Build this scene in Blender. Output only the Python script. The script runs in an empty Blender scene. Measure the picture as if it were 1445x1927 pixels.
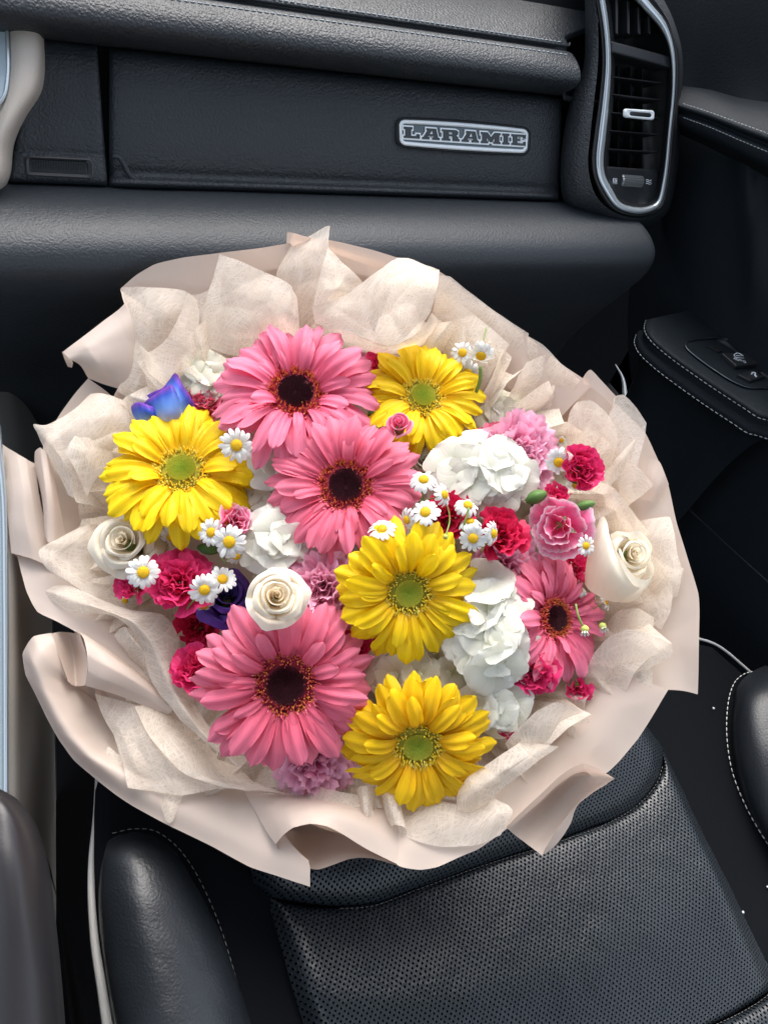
import bpy, math, random
import numpy as np
from mathutils import Vector, Matrix, noise
R = math.radians
random.seed(7)
scn = bpy.context.scene
col = scn.collection

# ------------------------------------------------------------------ camera frame (solved from the vanishing points)
F = 1447.0; CX = 722.5; CY = 963.5
def nrm(v):
    v = np.array(v, float); return v / np.linalg.norm(v)
AX = nrm((2904, 500, -1447))                 # across the cabin
_s = np.array((-1417, 3358, -1447.0)); _s -= AX * _s.dot(AX)
AS = nrm(_s)                                 # forward along the seat cushion
AN = np.cross(AX, AS)                        # seat cushion normal
TILT = R(12)
AY = math.cos(TILT) * AS - math.sin(TILT) * AN
AZ = math.sin(TILT) * AS + math.cos(TILT) * AN
RW = np.array([AX, AY, AZ])                  # camera -> world
CAM = np.array((0.0, 0.0, 1.25))
def W(p): return RW @ np.asarray(p, float) + CAM
def ray(px, py): return np.array(((px - CX) / F, -(py - CY) / F, -1.0))
def U(px, py, d): return W(ray(px, py) * d)
def dirW(v): return RW @ np.asarray(v, float)
SEAT_H = 0.66
def SP(px, py, h=0.0):                       # point on the seat cushion plane, raised by h
    r = ray(px, py); return W(r * ((-SEAT_H + h) / AN.dot(r)))
_dd = np.array((-62, -4307, -1447.0)); _dd -= AX * _dd.dot(AX)
DUP = -nrm(_dd); DN = np.cross(AX, DUP)
D0 = ray(620, 220) * 0.72
if DN.dot(-D0) < 0: DN = -DN
def DP(px, py, c=0.0):                       # point on the dash face plane, c towards the cabin
    r = ray(px, py); return W(r * ((D0.dot(DN) + c) / r.dot(DN)))
def XP(px, py, x):                           # point on the plane at distance x across the cabin
    r = ray(px, py); return W(r * (x / r.dot(AX)))
def kdep(py): return .575 - .00005 * (py - 1040)
def P(px, py, k=0.0): return U(px, py, kdep(py) + k)

cam = bpy.data.cameras.new('camera'); co = bpy.data.objects.new('camera', cam); col.objects.link(co)
co.matrix_world = Matrix([[*RW[0], CAM[0]], [*RW[1], CAM[1]], [*RW[2], CAM[2]], [0, 0, 0, 1]])
cam.sensor_fit = 'VERTICAL'; cam.sensor_height = 36; cam.lens = 36 * F / 1927
cam.clip_start = .02; cam.clip_end = 500
scn.camera = co

# ------------------------------------------------------------------ light
SUN_EL, SUN_AZ = R(58), R(20)
wd = bpy.data.worlds.new('World'); scn.world = wd; wd.use_nodes = True
nt = wd.node_tree; bg = nt.nodes['Background']
sky = nt.nodes.new('ShaderNodeTexSky'); sky.sky_type = 'NISHITA'; sky.sun_disc = False
sky.sun_elevation = SUN_EL; sky.sun_rotation = SUN_AZ; sky.air_density = 1.0; sky.dust_density = 4.0; sky.ozone_density = 1
ov = nt.nodes.new('ShaderNodeHueSaturation'); ov.inputs['Saturation'].default_value = .5     # thin overcast
nt.links.new(sky.outputs[0], ov.inputs['Color']); nt.links.new(ov.outputs[0], bg.inputs[0]); bg.inputs[1].default_value = .15
sl = bpy.data.lights.new('sun', 'SUN'); sl.energy = .8; sl.angle = R(50); sl.color = (1, .97, .93)
so = bpy.data.objects.new('sun', sl); col.objects.link(so)
sd = Vector((math.sin(SUN_AZ) * math.cos(SUN_EL), math.cos(SUN_AZ) * math.cos(SUN_EL), math.sin(SUN_EL)))
so.rotation_euler = sd.to_track_quat('Z', 'Y').to_euler(); so.location = (0, 0, 5)
scn.view_settings.view_transform = 'Standard'; scn.view_settings.look = 'None'; scn.view_settings.gamma = 1
scn.view_settings.exposure = 1.56
scn.cycles.transparent_max_bounces = 24
scn.cycles.max_bounces = 8

# ------------------------------------------------------------------ materials
def mat(name, color=(.5, .5, .5), rough=.5, metal=0, spec=.5, sheen=0, coat=0):
    m = bpy.data.materials.new(name); m.use_nodes = True
    b = m.node_tree.nodes['Principled BSDF']
    b.inputs['Base Color'].default_value = (*color, 1); b.inputs['Roughness'].default_value = rough
    b.inputs['Metallic'].default_value = metal; b.inputs['Specular IOR Level'].default_value = spec
    if sheen: b.inputs['Sheen Weight'].default_value = sheen
    if coat: b.inputs['Coat Weight'].default_value = coat; b.inputs['Coat Roughness'].default_value = .15
    return m
def N(m, t, **kw):
    n = m.node_tree.nodes.new(t)
    for k, v in kw.items():
        if k in n.inputs: n.inputs[k].default_value = v
        else: setattr(n, k, v)
    return n
def L(m, a, b): m.node_tree.links.new(a, b)
def B(m): return m.node_tree.nodes['Principled BSDF']
def ramp(m, src, stops):
    r = N(m, 'ShaderNodeValToRGB'); e = r.color_ramp.elements
    while len(e) < len(stops): e.new(.5)
    for i, (p, c) in enumerate(stops):
        e[i].position = p; e[i].color = (*c, 1) if len(c) == 3 else c
    L(m, src, r.inputs[0]); return r
def leather(name, color, rough=.45, scale=520, strength=.35, spec=.5, dist=.0006):
    m = mat(name, color, rough, spec=spec)
    tc = N(m, 'ShaderNodeTexCoord')
    nz = N(m, 'ShaderNodeTexNoise', Scale=160.0, Detail=2.0); L(m, tc.outputs['Object'], nz.inputs['Vector'])
    mx = N(m, 'ShaderNodeMixRGB', blend_type='ADD'); mx.inputs[0].default_value = .004
    L(m, tc.outputs['Object'], mx.inputs[1]); L(m, nz.outputs['Color'], mx.inputs[2])
    v = N(m, 'ShaderNodeTexVoronoi', feature='SMOOTH_F1', Scale=float(scale)); L(m, mx.outputs[0], v.inputs['Vector'])
    n2 = N(m, 'ShaderNodeTexNoise', Scale=float(scale) * .35, Detail=4.0); L(m, mx.outputs[0], n2.inputs['Vector'])
    ad = N(m, 'ShaderNodeMath', operation='MULTIPLY_ADD'); L(m, n2.outputs[0], ad.inputs[0]); ad.inputs[1].default_value = .35
    L(m, v.outputs['Distance'], ad.inputs[2])
    bp = N(m, 'ShaderNodeBump', invert=True); bp.inputs['Strength'].default_value = strength; bp.inputs['Distance'].default_value = dist
    L(m, ad.outputs[0], bp.inputs['Height']); L(m, bp.outputs[0], B(m).inputs['Normal'])
    n3 = N(m, 'ShaderNodeTexNoise', Scale=9.0, Detail=3.0); L(m, tc.outputs['Object'], n3.inputs['Vector'])
    mr = N(m, 'ShaderNodeMapRange'); mr.inputs['To Min'].default_value = rough - .06; mr.inputs['To Max'].default_value = rough + .08
    L(m, n3.outputs[0], mr.inputs[0]); L(m, mr.outputs[0], B(m).inputs['Roughness'])
    return m
M = {}
M['dash'] = leather('dash_vinyl', (.020, .025, .030), .50, 520, 1.0, dist=.0008, spec=.45)
M['dash_low'] = leather('lower_dash_vinyl', (.022, .028, .034), .50, 600, .7, dist=.0005, spec=.45)
M['seat'] = leather('seat_leather', (.011, .014, .018), .42, 560, .6, dist=.00035)
M['suede'] = mat('seat_suede', (.005, .006, .0075), .9, spec=.06)
M['black'] = mat('black_plastic', (.012, .014, .016), .4)
M['dull'] = mat('dull_black_plastic', (.007, .008, .01), .6, spec=.25)
M['door'] = leather('door_vinyl', (.009, .013, .017), .6, 500, .4, spec=.16)
M['chrome'] = mat('satin_chrome', (.55, .62, .66), .25, metal=.6)
M['silver'] = mat('bright_silver', (.80, .86, .88), .35, metal=.1)
M['plate'] = mat('badge_plate', (.09, .12, .135), .4, metal=.2)
M['thread'] = mat('grey_thread', (.42, .46, .48), .7)
M['beige'] = leather('beige_vinyl', (.42, .38, .33), .5, 900, .3)
M['console'] = leather('console_vinyl', (.36, .33, .29), .55, 700, .4)
M['armrest'] = leather('armrest_vinyl', (.016, .015, .017), .42, 800, .1)
M['glass'] = mat('screen_glass', (.45, .55, .60), .08)  # pale blue base colour paints in the reflection on the glass
M['pipe'] = mat('grey_piping', (.40, .40, .39), .5)
M['carpet'] = mat('black_carpet', (.006, .006, .007), .95, spec=.1)
M['white'] = mat('white_print', (.6, .65, .7), .5)
M['crumb'] = mat('white_crumb', (.8, .8, .78), .6)

# perforated seat leather: staggered holes in seat coordinates (uv in metres)
m = M['perf'] = leather('perforated_leather', (.016, .022, .028), .34, 380, .6, dist=.0006)
uv = N(m, 'ShaderNodeUVMap')
def holes(m, vec, pitch, rad):
    outs = []
    for off in ((0, 0), (.5, .5)):
        sc = N(m, 'ShaderNodeVectorMath', operation='MULTIPLY_ADD'); L(m, vec, sc.inputs[0])
        sc.inputs[1].default_value = (1 / pitch, 1 / (pitch * 1.25), 0); sc.inputs[2].default_value = (*off, 0)
        fr = N(m, 'ShaderNodeVectorMath', operation='FRACTION'); L(m, sc.outputs[0], fr.inputs[0])
        sb = N(m, 'ShaderNodeVectorMath', operation='SUBTRACT'); L(m, fr.outputs[0], sb.inputs[0]); sb.inputs[1].default_value = (.5, .5, 0)
        ml = N(m, 'ShaderNodeVectorMath', operation='MULTIPLY'); L(m, sb.outputs[0], ml.inputs[0]); ml.inputs[1].default_value = (1, 1.25, 0)
        ln = N(m, 'ShaderNodeVectorMath', operation='LENGTH'); L(m, ml.outputs[0], ln.inputs[0]); outs.append(ln.outputs['Value'])
    mn = N(m, 'ShaderNodeMath', operation='MINIMUM'); L(m, outs[0], mn.inputs[0]); L(m, outs[1], mn.inputs[1])
    st = N(m, 'ShaderNodeMapRange'); L(m, mn.outputs[0], st.inputs[0])
    st.inputs['From Min'].default_value = rad * .75; st.inputs['From Max'].default_value = rad * 1.25
    return st.outputs[0]
wob = N(m, 'ShaderNodeTexNoise', Scale=35.0); L(m, uv.outputs[0], wob.inputs['Vector'])
wm = N(m, 'ShaderNodeMixRGB', blend_type='ADD'); wm.inputs[0].default_value = .004; L(m, uv.outputs[0], wm.inputs[1]); L(m, wob.outputs['Color'], wm.inputs[2])
hv = holes(m, wm.outputs[0], .0043, .20)
mc = N(m, 'ShaderNodeMixRGB'); mc.inputs[1].default_value = (.002, .002, .002, 1); mc.inputs[2].default_value = (.014, .019, .024, 1)
L(m, hv, mc.inputs[0]); L(m, mc.outputs[0], B(m).inputs['Base Color'])
msp = N(m, 'ShaderNodeMath', operation='MULTIPLY'); L(m, hv, msp.inputs[0]); msp.inputs[1].default_value = .5; L(m, msp.outputs[0], B(m).inputs['Specular IOR Level'])
b2 = N(m, 'ShaderNodeBump'); b2.inputs['Strength'].default_value = .9; b2.inputs['Distance'].default_value = .0006
old = B(m).inputs['Normal'].links[0].from_socket; L(m, hv, b2.inputs['Height']); L(m, old, b2.inputs['Normal']); L(m, b2.outputs[0], B(m).inputs['Normal'])

# matte wrapping paper
def paper(name, c):
    m = mat(name, c, .5, spec=.35)
    tr = N(m, 'ShaderNodeBsdfTranslucent'); tr.inputs[0].default_value = (c[0], c[1] * .9, c[2] * .85, 1)
    mx = N(m, 'ShaderNodeMixShader'); mx.inputs[0].default_value = .32
    out = m.node_tree.nodes['Material Output']
    L(m, B(m).outputs[0], mx.inputs[1]); L(m, tr.outputs[0], mx.inputs[2]); L(m, mx.outputs[0], out.inputs[0])
    nz = N(m, 'ShaderNodeTexNoise', Scale=18.0, Detail=3.0); tc = N(m, 'ShaderNodeTexCoord'); L(m, tc.outputs['Object'], nz.inputs['Vector'])
    bp = N(m, 'ShaderNodeBump'); bp.inputs['Strength'].default_value = .25; bp.inputs['Distance'].default_value = .002
    L(m, nz.outputs[0], bp.inputs['Height']); L(m, bp.outputs[0], B(m).inputs['Normal'])
    return m
M['paper'] = paper('blush_paper', (.71, .60, .52))
# fibrous tissue
def tissue(name, c, amin, amax):
    m = mat(name, c, .7, spec=.2)
    out = m.node_tree.nodes['Material Output']
    uv = N(m, 'ShaderNodeUVMap')
    acc = None
    for i, (rot, sx, sy, dis) in enumerate(((18, 20, 380, 1.6), (-38, 22, 420, 2.2), (74, 18, 340, 2.4), (48, 20, 440, 1.9))):
        mp = N(m, 'ShaderNodeMapping'); mp.inputs['Rotation'].default_value = (0, 0, R(rot)); mp.inputs['Scale'].default_value = (1, 1, 1)
        L(m, uv.outputs[0], mp.inputs[0])
        wn = N(m, 'ShaderNodeTexNoise', Scale=22.0, Detail=1.0); L(m, mp.outputs[0], wn.inputs['Vector'])
        ad = N(m, 'ShaderNodeMixRGB', blend_type='ADD'); ad.inputs[0].default_value = .016 * dis
        L(m, mp.outputs[0], ad.inputs[1]); L(m, wn.outputs['Color'], ad.inputs[2])
        ml = N(m, 'ShaderNodeVectorMath', operation='MULTIPLY'); L(m, ad.outputs[0], ml.inputs[0]); ml.inputs[1].default_value = (sx, sy, 0)
        nz = N(m, 'ShaderNodeTexNoise', Scale=1.0, Detail=3.0); L(m, ml.outputs[0], nz.inputs['Vector'])
        sb = N(m, 'ShaderNodeMath', operation='SUBTRACT'); L(m, nz.outputs[0], sb.inputs[0]); sb.inputs[1].default_value = .5
        ab = N(m, 'ShaderNodeMath', operation='ABSOLUTE'); L(m, sb.outputs[0], ab.inputs[0])
        mr = N(m, 'ShaderNodeMapRange'); mr.inputs['From Min'].default_value = 0; mr.inputs['From Max'].default_value = .04
        mr.inputs['To Min'].default_value = 1; mr.inputs['To Max'].default_value = 0; L(m, ab.outputs[0], mr.inputs[0])
        if acc is None: acc = mr.outputs[0]
        else:
            s = N(m, 'ShaderNodeMath', operation='MAXIMUM'); L(m, acc, s.inputs[0]); L(m, mr.outputs[0], s.inputs[1]); acc = s.outputs[0]
    cl = N(m, 'ShaderNodeTexNoise', Scale=55.0, Detail=4.0); L(m, uv.outputs[0], cl.inputs['Vector'])
    mu = N(m, 'ShaderNodeMath', operation='MULTIPLY'); L(m, acc, mu.inputs[0]); L(m, cl.outputs[0], mu.inputs[1])
    al = N(m, 'ShaderNodeMapRange'); L(m, mu.outputs[0], al.inputs[0]); al.inputs['From Max'].default_value = .6
    al.inputs['To Min'].default_value = amin; al.inputs['To Max'].default_value = amax
    tr = N(m, 'ShaderNodeBsdfTranslucent'); tr.inputs[0].default_value = (*c, 1)
    m1 = N(m, 'ShaderNodeMixShader'); m1.inputs[0].default_value = .42; L(m, B(m).outputs[0], m1.inputs[1]); L(m, tr.outputs[0], m1.inputs[2])
    fc = N(m, 'ShaderNodeMixRGB'); fc.inputs[1].default_value = (c[0] * .97, c[1] * .96, c[2] * .94, 1); fc.inputs[2].default_value = (.94, .89, .82, 1)
    L(m, mu.outputs[0], fc.inputs[0]); L(m, fc.outputs[0], B(m).inputs['Base Color']); L(m, fc.outputs[0], tr.inputs[0])
    tp = N(m, 'ShaderNodeBsdfTransparent')
    m2 = N(m, 'ShaderNodeMixShader'); L(m, al.outputs[0], m2.inputs[0]); L(m, tp.outputs[0], m2.inputs[1]); L(m, m1.outputs[0], m2.inputs[2])
    L(m, m2.outputs[0], out.inputs[0])
    bp = N(m, 'ShaderNodeBump'); bp.inputs['Strength'].default_value = .12; bp.inputs['Distance'].default_value = .0003
    L(m, mu.outputs[0], bp.inputs['Height']); L(m, bp.outputs[0], B(m).inputs['Normal'])
    return m
M['tissue'] = tissue('ivory_tissue', (.91, .82, .71), .60, .82)

# petals: colour runs along the petal (uv.y) with fine lengthwise veins (uv.x)
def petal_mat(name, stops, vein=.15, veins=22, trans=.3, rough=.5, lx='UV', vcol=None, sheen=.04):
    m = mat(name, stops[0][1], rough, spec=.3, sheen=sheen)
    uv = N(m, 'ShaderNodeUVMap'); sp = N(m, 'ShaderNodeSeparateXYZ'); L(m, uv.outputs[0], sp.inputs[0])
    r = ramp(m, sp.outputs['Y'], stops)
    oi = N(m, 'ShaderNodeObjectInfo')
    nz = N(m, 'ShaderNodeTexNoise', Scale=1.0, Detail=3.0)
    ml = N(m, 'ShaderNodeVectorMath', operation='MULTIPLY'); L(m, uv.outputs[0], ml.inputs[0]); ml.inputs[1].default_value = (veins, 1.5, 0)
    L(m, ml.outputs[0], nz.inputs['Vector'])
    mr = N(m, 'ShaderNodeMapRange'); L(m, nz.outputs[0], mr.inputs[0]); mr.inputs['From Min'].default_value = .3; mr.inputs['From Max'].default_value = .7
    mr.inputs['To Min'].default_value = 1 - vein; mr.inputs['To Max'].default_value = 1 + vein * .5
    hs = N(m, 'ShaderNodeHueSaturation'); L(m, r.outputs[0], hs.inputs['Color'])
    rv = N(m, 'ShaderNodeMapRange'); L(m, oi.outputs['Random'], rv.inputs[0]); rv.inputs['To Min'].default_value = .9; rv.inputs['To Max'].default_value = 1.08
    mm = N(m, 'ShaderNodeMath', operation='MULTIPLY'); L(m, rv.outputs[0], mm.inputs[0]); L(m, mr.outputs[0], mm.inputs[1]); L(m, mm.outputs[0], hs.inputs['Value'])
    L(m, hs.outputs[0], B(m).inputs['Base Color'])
    tr = N(m, 'ShaderNodeBsdfTranslucent'); L(m, hs.outputs[0], tr.inputs[0])
    mx = N(m, 'ShaderNodeMixShader'); mx.inputs[0].default_value = trans
    out = m.node_tree.nodes['Material Output']
    L(m, B(m).outputs[0], mx.inputs[1]); L(m, tr.outputs[0], mx.inputs[2]); L(m, mx.outputs[0], out.inputs[0])
    bp = N(m, 'ShaderNodeBump'); bp.inputs['Strength'].default_value = .4; bp.inputs['Distance'].default_value = .0006
    L(m, nz.outputs[0], bp.inputs['Height']); L(m, bp.outputs[0], B(m).inputs['Normal']); L(m, bp.outputs[0], tr.inputs['Normal'])
    return m
M['g_pink'] = petal_mat('gerbera_pink', [(0, (.62, .07, .15)), (.35, (.82, .15, .26)), (1, (.89, .26, .39))], .12)
M['g_coral'] = petal_mat('gerbera_coral_pink', [(0, (.63, .06, .13)), (.4, (.81, .14, .23)), (1, (.88, .23, .34))], .12)
M['g_yellow'] = petal_mat('gerbera_yellow', [(0, (.88, .50, .002)), (.4, (.93, .64, .003)), (1, (.95, .70, .004))], .10)
M['g_gold'] = petal_mat('gerbera_golden', [(0, (.86, .42, .002)), (.4, (.92, .56, .003)), (1, (.94, .63, .004))], .10)
M['rose'] = petal_mat('rose_ivory', [(0, (.86, .66, .42)), (.5, (.88, .76, .56)), (.85, (.90, .82, .66)), (1, (.91, .86, .74))], .03, 12)
M['rose_pale'] = petal_mat('rose_pale', [(0, (.82, .70, .50)), (.5, (.86, .78, .62)), (1, (.90, .84, .71))], .03, 12)
M['blue'] = petal_mat('rose_blue', [(0, (.66, .64, .74)), (.4, (.60, .60, .80)), (.66, (.16, .34, .80)), (.86, (.04, .10, .58)), (1, (.26, .06, .52))], .25, 6)
M['bud_pink'] = petal_mat('rosebud_pink', [(0, (.80, .10, .24)), (.6, (.88, .20, .36)), (1, (.92, .42, .55))], .08, 8)
M['purple'] = petal_mat('rose_purple', [(0, (.02, .03, .12)), (.5, (.05, .05, .28)), (1, (.16, .05, .42))], .25, 6)
M['carn'] = petal_mat('carnation_pink', [(0, (.66, .14, .30)), (.5, (.88, .34, .52)), (1, (.92, .54, .68))], .12, 14)
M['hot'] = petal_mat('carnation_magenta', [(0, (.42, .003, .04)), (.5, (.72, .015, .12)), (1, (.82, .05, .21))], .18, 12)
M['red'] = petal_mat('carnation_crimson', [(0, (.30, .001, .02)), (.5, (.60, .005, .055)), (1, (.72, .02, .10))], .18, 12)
M['salmon'] = petal_mat('carnation_salmon', [(0, (.60, .04, .12)), (.5, (.80, .11, .22)), (1, (.86, .22, .33))], .15, 12)
M['candy'] = petal_mat('carnation_candy', [(0, (.78, .02, .12)), (.6, (.88, .09, .27)), (.86, (.90, .25, .43)), (1, (.93, .72, .80))], .15, 14)
M['hyd'] = petal_mat('hydrangea_white', [(0, (.66, .70, .40)), (.2, (.82, .82, .68)), (1, (.88, .87, .79))], .04, 18)
M['hyd_cream'] = petal_mat('hydrangea_cream', [(0, (.62, .64, .38)), (.3, (.77, .76, .60)), (1, (.84, .82, .70))], .04, 18)
M['cham'] = petal_mat('chamomile_white', [(0, (.72, .74, .70)), (1, (.82, .83, .82))], .05, 8, trans=.2)
M['green'] = petal_mat('leaf_green', [(0, (.05, .13, .02)), (1, (.13, .24, .06))], .2, 10, trans=.15)
M['stem'] = mat('stem_green', (.16, .24, .05), .5)
def attr_mat(name, rough=.6):
    m = mat(name, (.5, .5, .5), rough, spec=.25); a = N(m, 'ShaderNodeAttribute'); a.attribute_name = 'Col'
    L(m, a.outputs['Color'], B(m).inputs['Base Color']); return m
M['floret'] = attr_mat('gerbera_florets')
M['cdisc'] = attr_mat('chamomile_disc')

# ------------------------------------------------------------------ object helpers
def tag(o, label=None, cat=None, group=None, kind=None):
    if label: o['label'] = label
    if cat: o['category'] = cat
    if group: o['group'] = group
    if kind: o['kind'] = kind
    return o
def empty(name, loc=(0, 0, 0), label=None, cat=None, group=None, kind=None):
    o = bpy.data.objects.new(name, None); o.empty_display_size = .02; col.objects.link(o); o.location = loc
    return tag(o, label, cat, group, kind)
def mesh(name, V, Fc, mt, uv=None, smooth=True, cols=None):
    me = bpy.data.meshes.new(name); me.from_pydata([tuple(v) for v in V], [], [tuple(f) for f in Fc]); me.materials.append(mt)
    if smooth: me.polygons.foreach_set('use_smooth', [True] * len(me.polygons))
    if uv is not None:
        ul = me.uv_layers.new(name='UVMap'); li = np.zeros(len(me.loops), int); me.loops.foreach_get('vertex_index', li)
        ul.data.foreach_set('uv', np.asarray(uv, float)[li].ravel())
    if cols is not None:
        ca = me.color_attributes.new('Col', 'FLOAT_COLOR', 'POINT'); ca.data.foreach_set('color', np.asarray(cols, float).ravel())
    me.update(); return me
def obj(name, me, parent=None, kind=None, world=True):
    o = bpy.data.objects.new(name, me); col.objects.link(o)
    if parent is not None:
        o.parent = parent
        if world: o.matrix_parent_inverse = parent.matrix_basis.inverted() if parent.parent is None else Matrix()
    if kind: o['kind'] = kind
    return o
def catmull(pts, n, closed=False, ten=1.0):
    p = np.asarray(pts, float)
    if closed: q = np.vstack([p[-1], p, p[0], p[1]])
    else: q = np.vstack([2 * p[0] - p[1], p, 2 * p[-1] - p[-2]])
    seg = len(q) - 3
    d = np.linalg.norm(q[2:2 + seg] - q[1:1 + seg], axis=1) + 1e-9
    cum = np.concatenate([[0], np.cumsum(d)])
    t = np.linspace(0, cum[-1], n, endpoint=not closed)
    i = np.clip(np.searchsorted(cum, t, side='right') - 1, 0, seg - 1)
    u = ((t - cum[i]) / d[i])[:, None]
    a, b, c, e = q[i], q[i + 1], q[i + 2], q[i + 3]
    # bounded tangents keep uneven spacing from overshooting
    dm = d[i][:, None]
    dp = np.linalg.norm(b - a, axis=1)[:, None] + 1e-9; dn = np.linalg.norm(e - c, axis=1)[:, None] + 1e-9
    m0 = ((b - a) / dp * dm + (c - b)) * .5; m1 = ((c - b) + (e - c) / dn * dm) * .5
    m0 = m0 * ten + (c - b) * (1 - ten); m1 = m1 * ten + (c - b) * (1 - ten)
    return (2 * u**3 - 3 * u**2 + 1) * b + (u**3 - 2 * u**2 + u) * m0 + (-2 * u**3 + 3 * u**2) * c + (u**3 - u**2) * m1
def grid_faces(nv, nu, closed=False, off=0):
    f = []
    for j in range(nv - 1):
        for i in range(nu if closed else nu - 1):
            a = off + j * nu + i; b = off + j * nu + (i + 1) % nu
            f.append((a, b, b + nu, a + nu))
    return f
def loft_pts(rows, nu, nv, closed=False, ten=1.0):
    rr = np.array([catmull(r, nu, closed, ten) for r in rows])
    if len(rr) == 2 and nv == 2: return rr
    out = np.zeros((nv, nu, 3))
    # same parameter for all columns: mean chord length
    for i in range(nu): out[:, i] = catmull(rr[:, i], nv)
    return out
def loft(name, rows, mt, nu=24, nv=16, closed=False, parent=None, wr=0, wf=25, thick=0, uvmode='len', kind=None, seed=0, sharp=False, crumple=False, ten=1.0):
    G = loft_pts(rows, nu, nv, closed, ten)
    if wr:
        gu = np.gradient(G, axis=1); gv = np.gradient(G, axis=0); nn = np.cross(gu, gv); nn /= (np.linalg.norm(nn, axis=2, keepdims=True) + 1e-12)
        for j in range(nv):
            for i in range(nu):
                p = Vector(G[j, i]) * wf + Vector((seed * 3.1, seed * 1.7, 0))
                if crumple:
                    a_ = noise.voronoi(p)[0]; b_ = noise.voronoi(p * 2.6)[0]
                    d = (a_[1] - a_[0]) * -1.1 + a_[0] * 1.2 + .35 * b_[0] + .5 * noise.noise(p * .8)
                else: d = noise.noise(p) + .6 * (1 - 2 * abs(noise.noise(p * 1.9)))*.5
                G[j, i] += nn[j, i] * d * wr
    V = G.reshape(-1, 3)
    if uvmode == 'seat':
        ax, as_ = dirW(AX), dirW(AS); uvs = np.stack([(V - CAM) @ ax, (V - CAM) @ as_], 1)
    else:
        lu = np.linalg.norm(np.diff(G[nv // 2], axis=0), axis=1).sum(); lv = np.linalg.norm(np.diff(G[:, nu // 2], axis=0), axis=1).sum()
        uu, vv = np.meshgrid(np.linspace(0, lu, nu), np.linspace(0, lv, nv)); uvs = np.stack([uu.ravel() + seed * .37, vv.ravel() + seed * .21], 1)
    me = mesh(name, V, grid_faces(nv, nu, closed), mt, uvs, not sharp)
    o = obj(name, me, parent, kind)
    if thick:
        md = o.modifiers.new('thickness', 'SOLIDIFY'); md.thickness = thick; md.offset = 0
    return o
def tube_geo(path, r, seg=6, radii=None):
    p = np.asarray(path, float); n = len(p); T = np.gradient(p, axis=0); T /= np.linalg.norm(T, axis=1, keepdims=True) + 1e-12
    ref = np.array((0, 0, 1.0)) if abs(T[0][2]) < .9 else np.array((1.0, 0, 0))
    V = []
    for i in range(n):
        a = np.cross(T[i], ref); a /= np.linalg.norm(a) + 1e-12; b = np.cross(T[i], a); ref = np.cross(a, T[i])
        rr = r if radii is None else radii[i]
        for k in range(seg):
            t = 2 * math.pi * k / seg; V.append(p[i] + (a * math.cos(t) + b * math.sin(t)) * rr)
    Fc = grid_faces(n, seg, True); Fc.append(tuple(range(seg))[::-1]); Fc.append(tuple((n - 1) * seg + k for k in range(seg)))
    return V, Fc
def tube(name, path, r, mt, parent=None, seg=8, n=40, kind=None, radii=None):
    pp = catmull(path, n) if n else path
    V, Fc = tube_geo(pp, r, seg, radii); return obj(name, mesh(name, V, Fc, mt), parent, kind)
def stitches(name, path, parent, pitch=.0045, ln=.003, r=.0004, mt=None, lift=None, n=300):
    pp = catmull(path, n); d = np.linalg.norm(np.diff(pp, axis=0), axis=1); cum = np.concatenate([[0], np.cumsum(d)])
    V = []; Fc = []
    def at(s): return np.array([np.interp(s, cum, pp[:, k]) for k in range(3)])
    s = 0
    while s + ln < cum[-1]:
        a, m_, b = at(s), at(s + ln / 2), at(s + ln)
        if lift is not None: m_ = m_ + lift * r * .8
        v, f = tube_geo([a, m_, b], r, 5, [r * .6, r, r * .6]); o = len(V); V += v; Fc += [tuple(o + q for q in x) for x in f]; s += pitch
    return obj(name, mesh(name, V, Fc, mt or M['thread']), parent, 'stuff')
def poly_slab(name, pts, nvec, t, mt, parent=None, bevel=0):
    """closed outline (world points) given thickness along nvec"""
    n = len(pts); p = [np.asarray(q, float) for q in pts]; V = p + [q - nvec * t for q in p]
    Fc = [tuple(range(n)), tuple(range(2 * n - 1, n - 1, -1))] + [((i + 1) % n, i, n + i, n + (i + 1) % n) for i in range(n)]
    o = obj(name, mesh(name, V, Fc, mt, smooth=False), parent)
    if bevel:
        b = o.modifiers.new('bevel', 'BEVEL'); b.width = bevel; b.segments = 3; b.limit_method = 'ANGLE'; b.angle_limit = R(40)
    return o
DNW = dirW(DN); SNW = dirW(AN); XW = np.array((1.0, 0, 0)); ZW = np.array((0, 0, 1.0))

# ------------------------------------------------------------------ setting
def quad(name, pts, mt, kind='structure'):
    o = obj(name, mesh(name, pts, [(0, 1, 2, 3)], mt, smooth=False)); o['kind'] = kind; return o
zf = SP(700, 1300)[2] - .34
quad('cabin_floor', [(-1.2, -1.2, zf), (1.3, -1.2, zf), (1.3, 1.6, zf), (-1.2, 1.6, zf)], M['carpet'])
fx = DP(620, 300)[1] + .32
quad('firewall', [(-1.2, fx, zf), (1.3, fx, zf), (1.3, fx, 1.0), (-1.2, fx, 1.0)], M['carpet'])

# unseen cab roof over and behind the camera, added to shape the incoming light
roof = obj('unseen_cab_roof', mesh('unseen_cab_roof', [(-.95, -1.0, 1.62), (.95, -1.0, 1.62), (.95, .12, 1.66), (-.95, .12, 1.66)], [(0, 1, 2, 3)], mat('headliner', (.35, .34, .32), .9), smooth=False)); roof['kind'] = 'structure'

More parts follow.
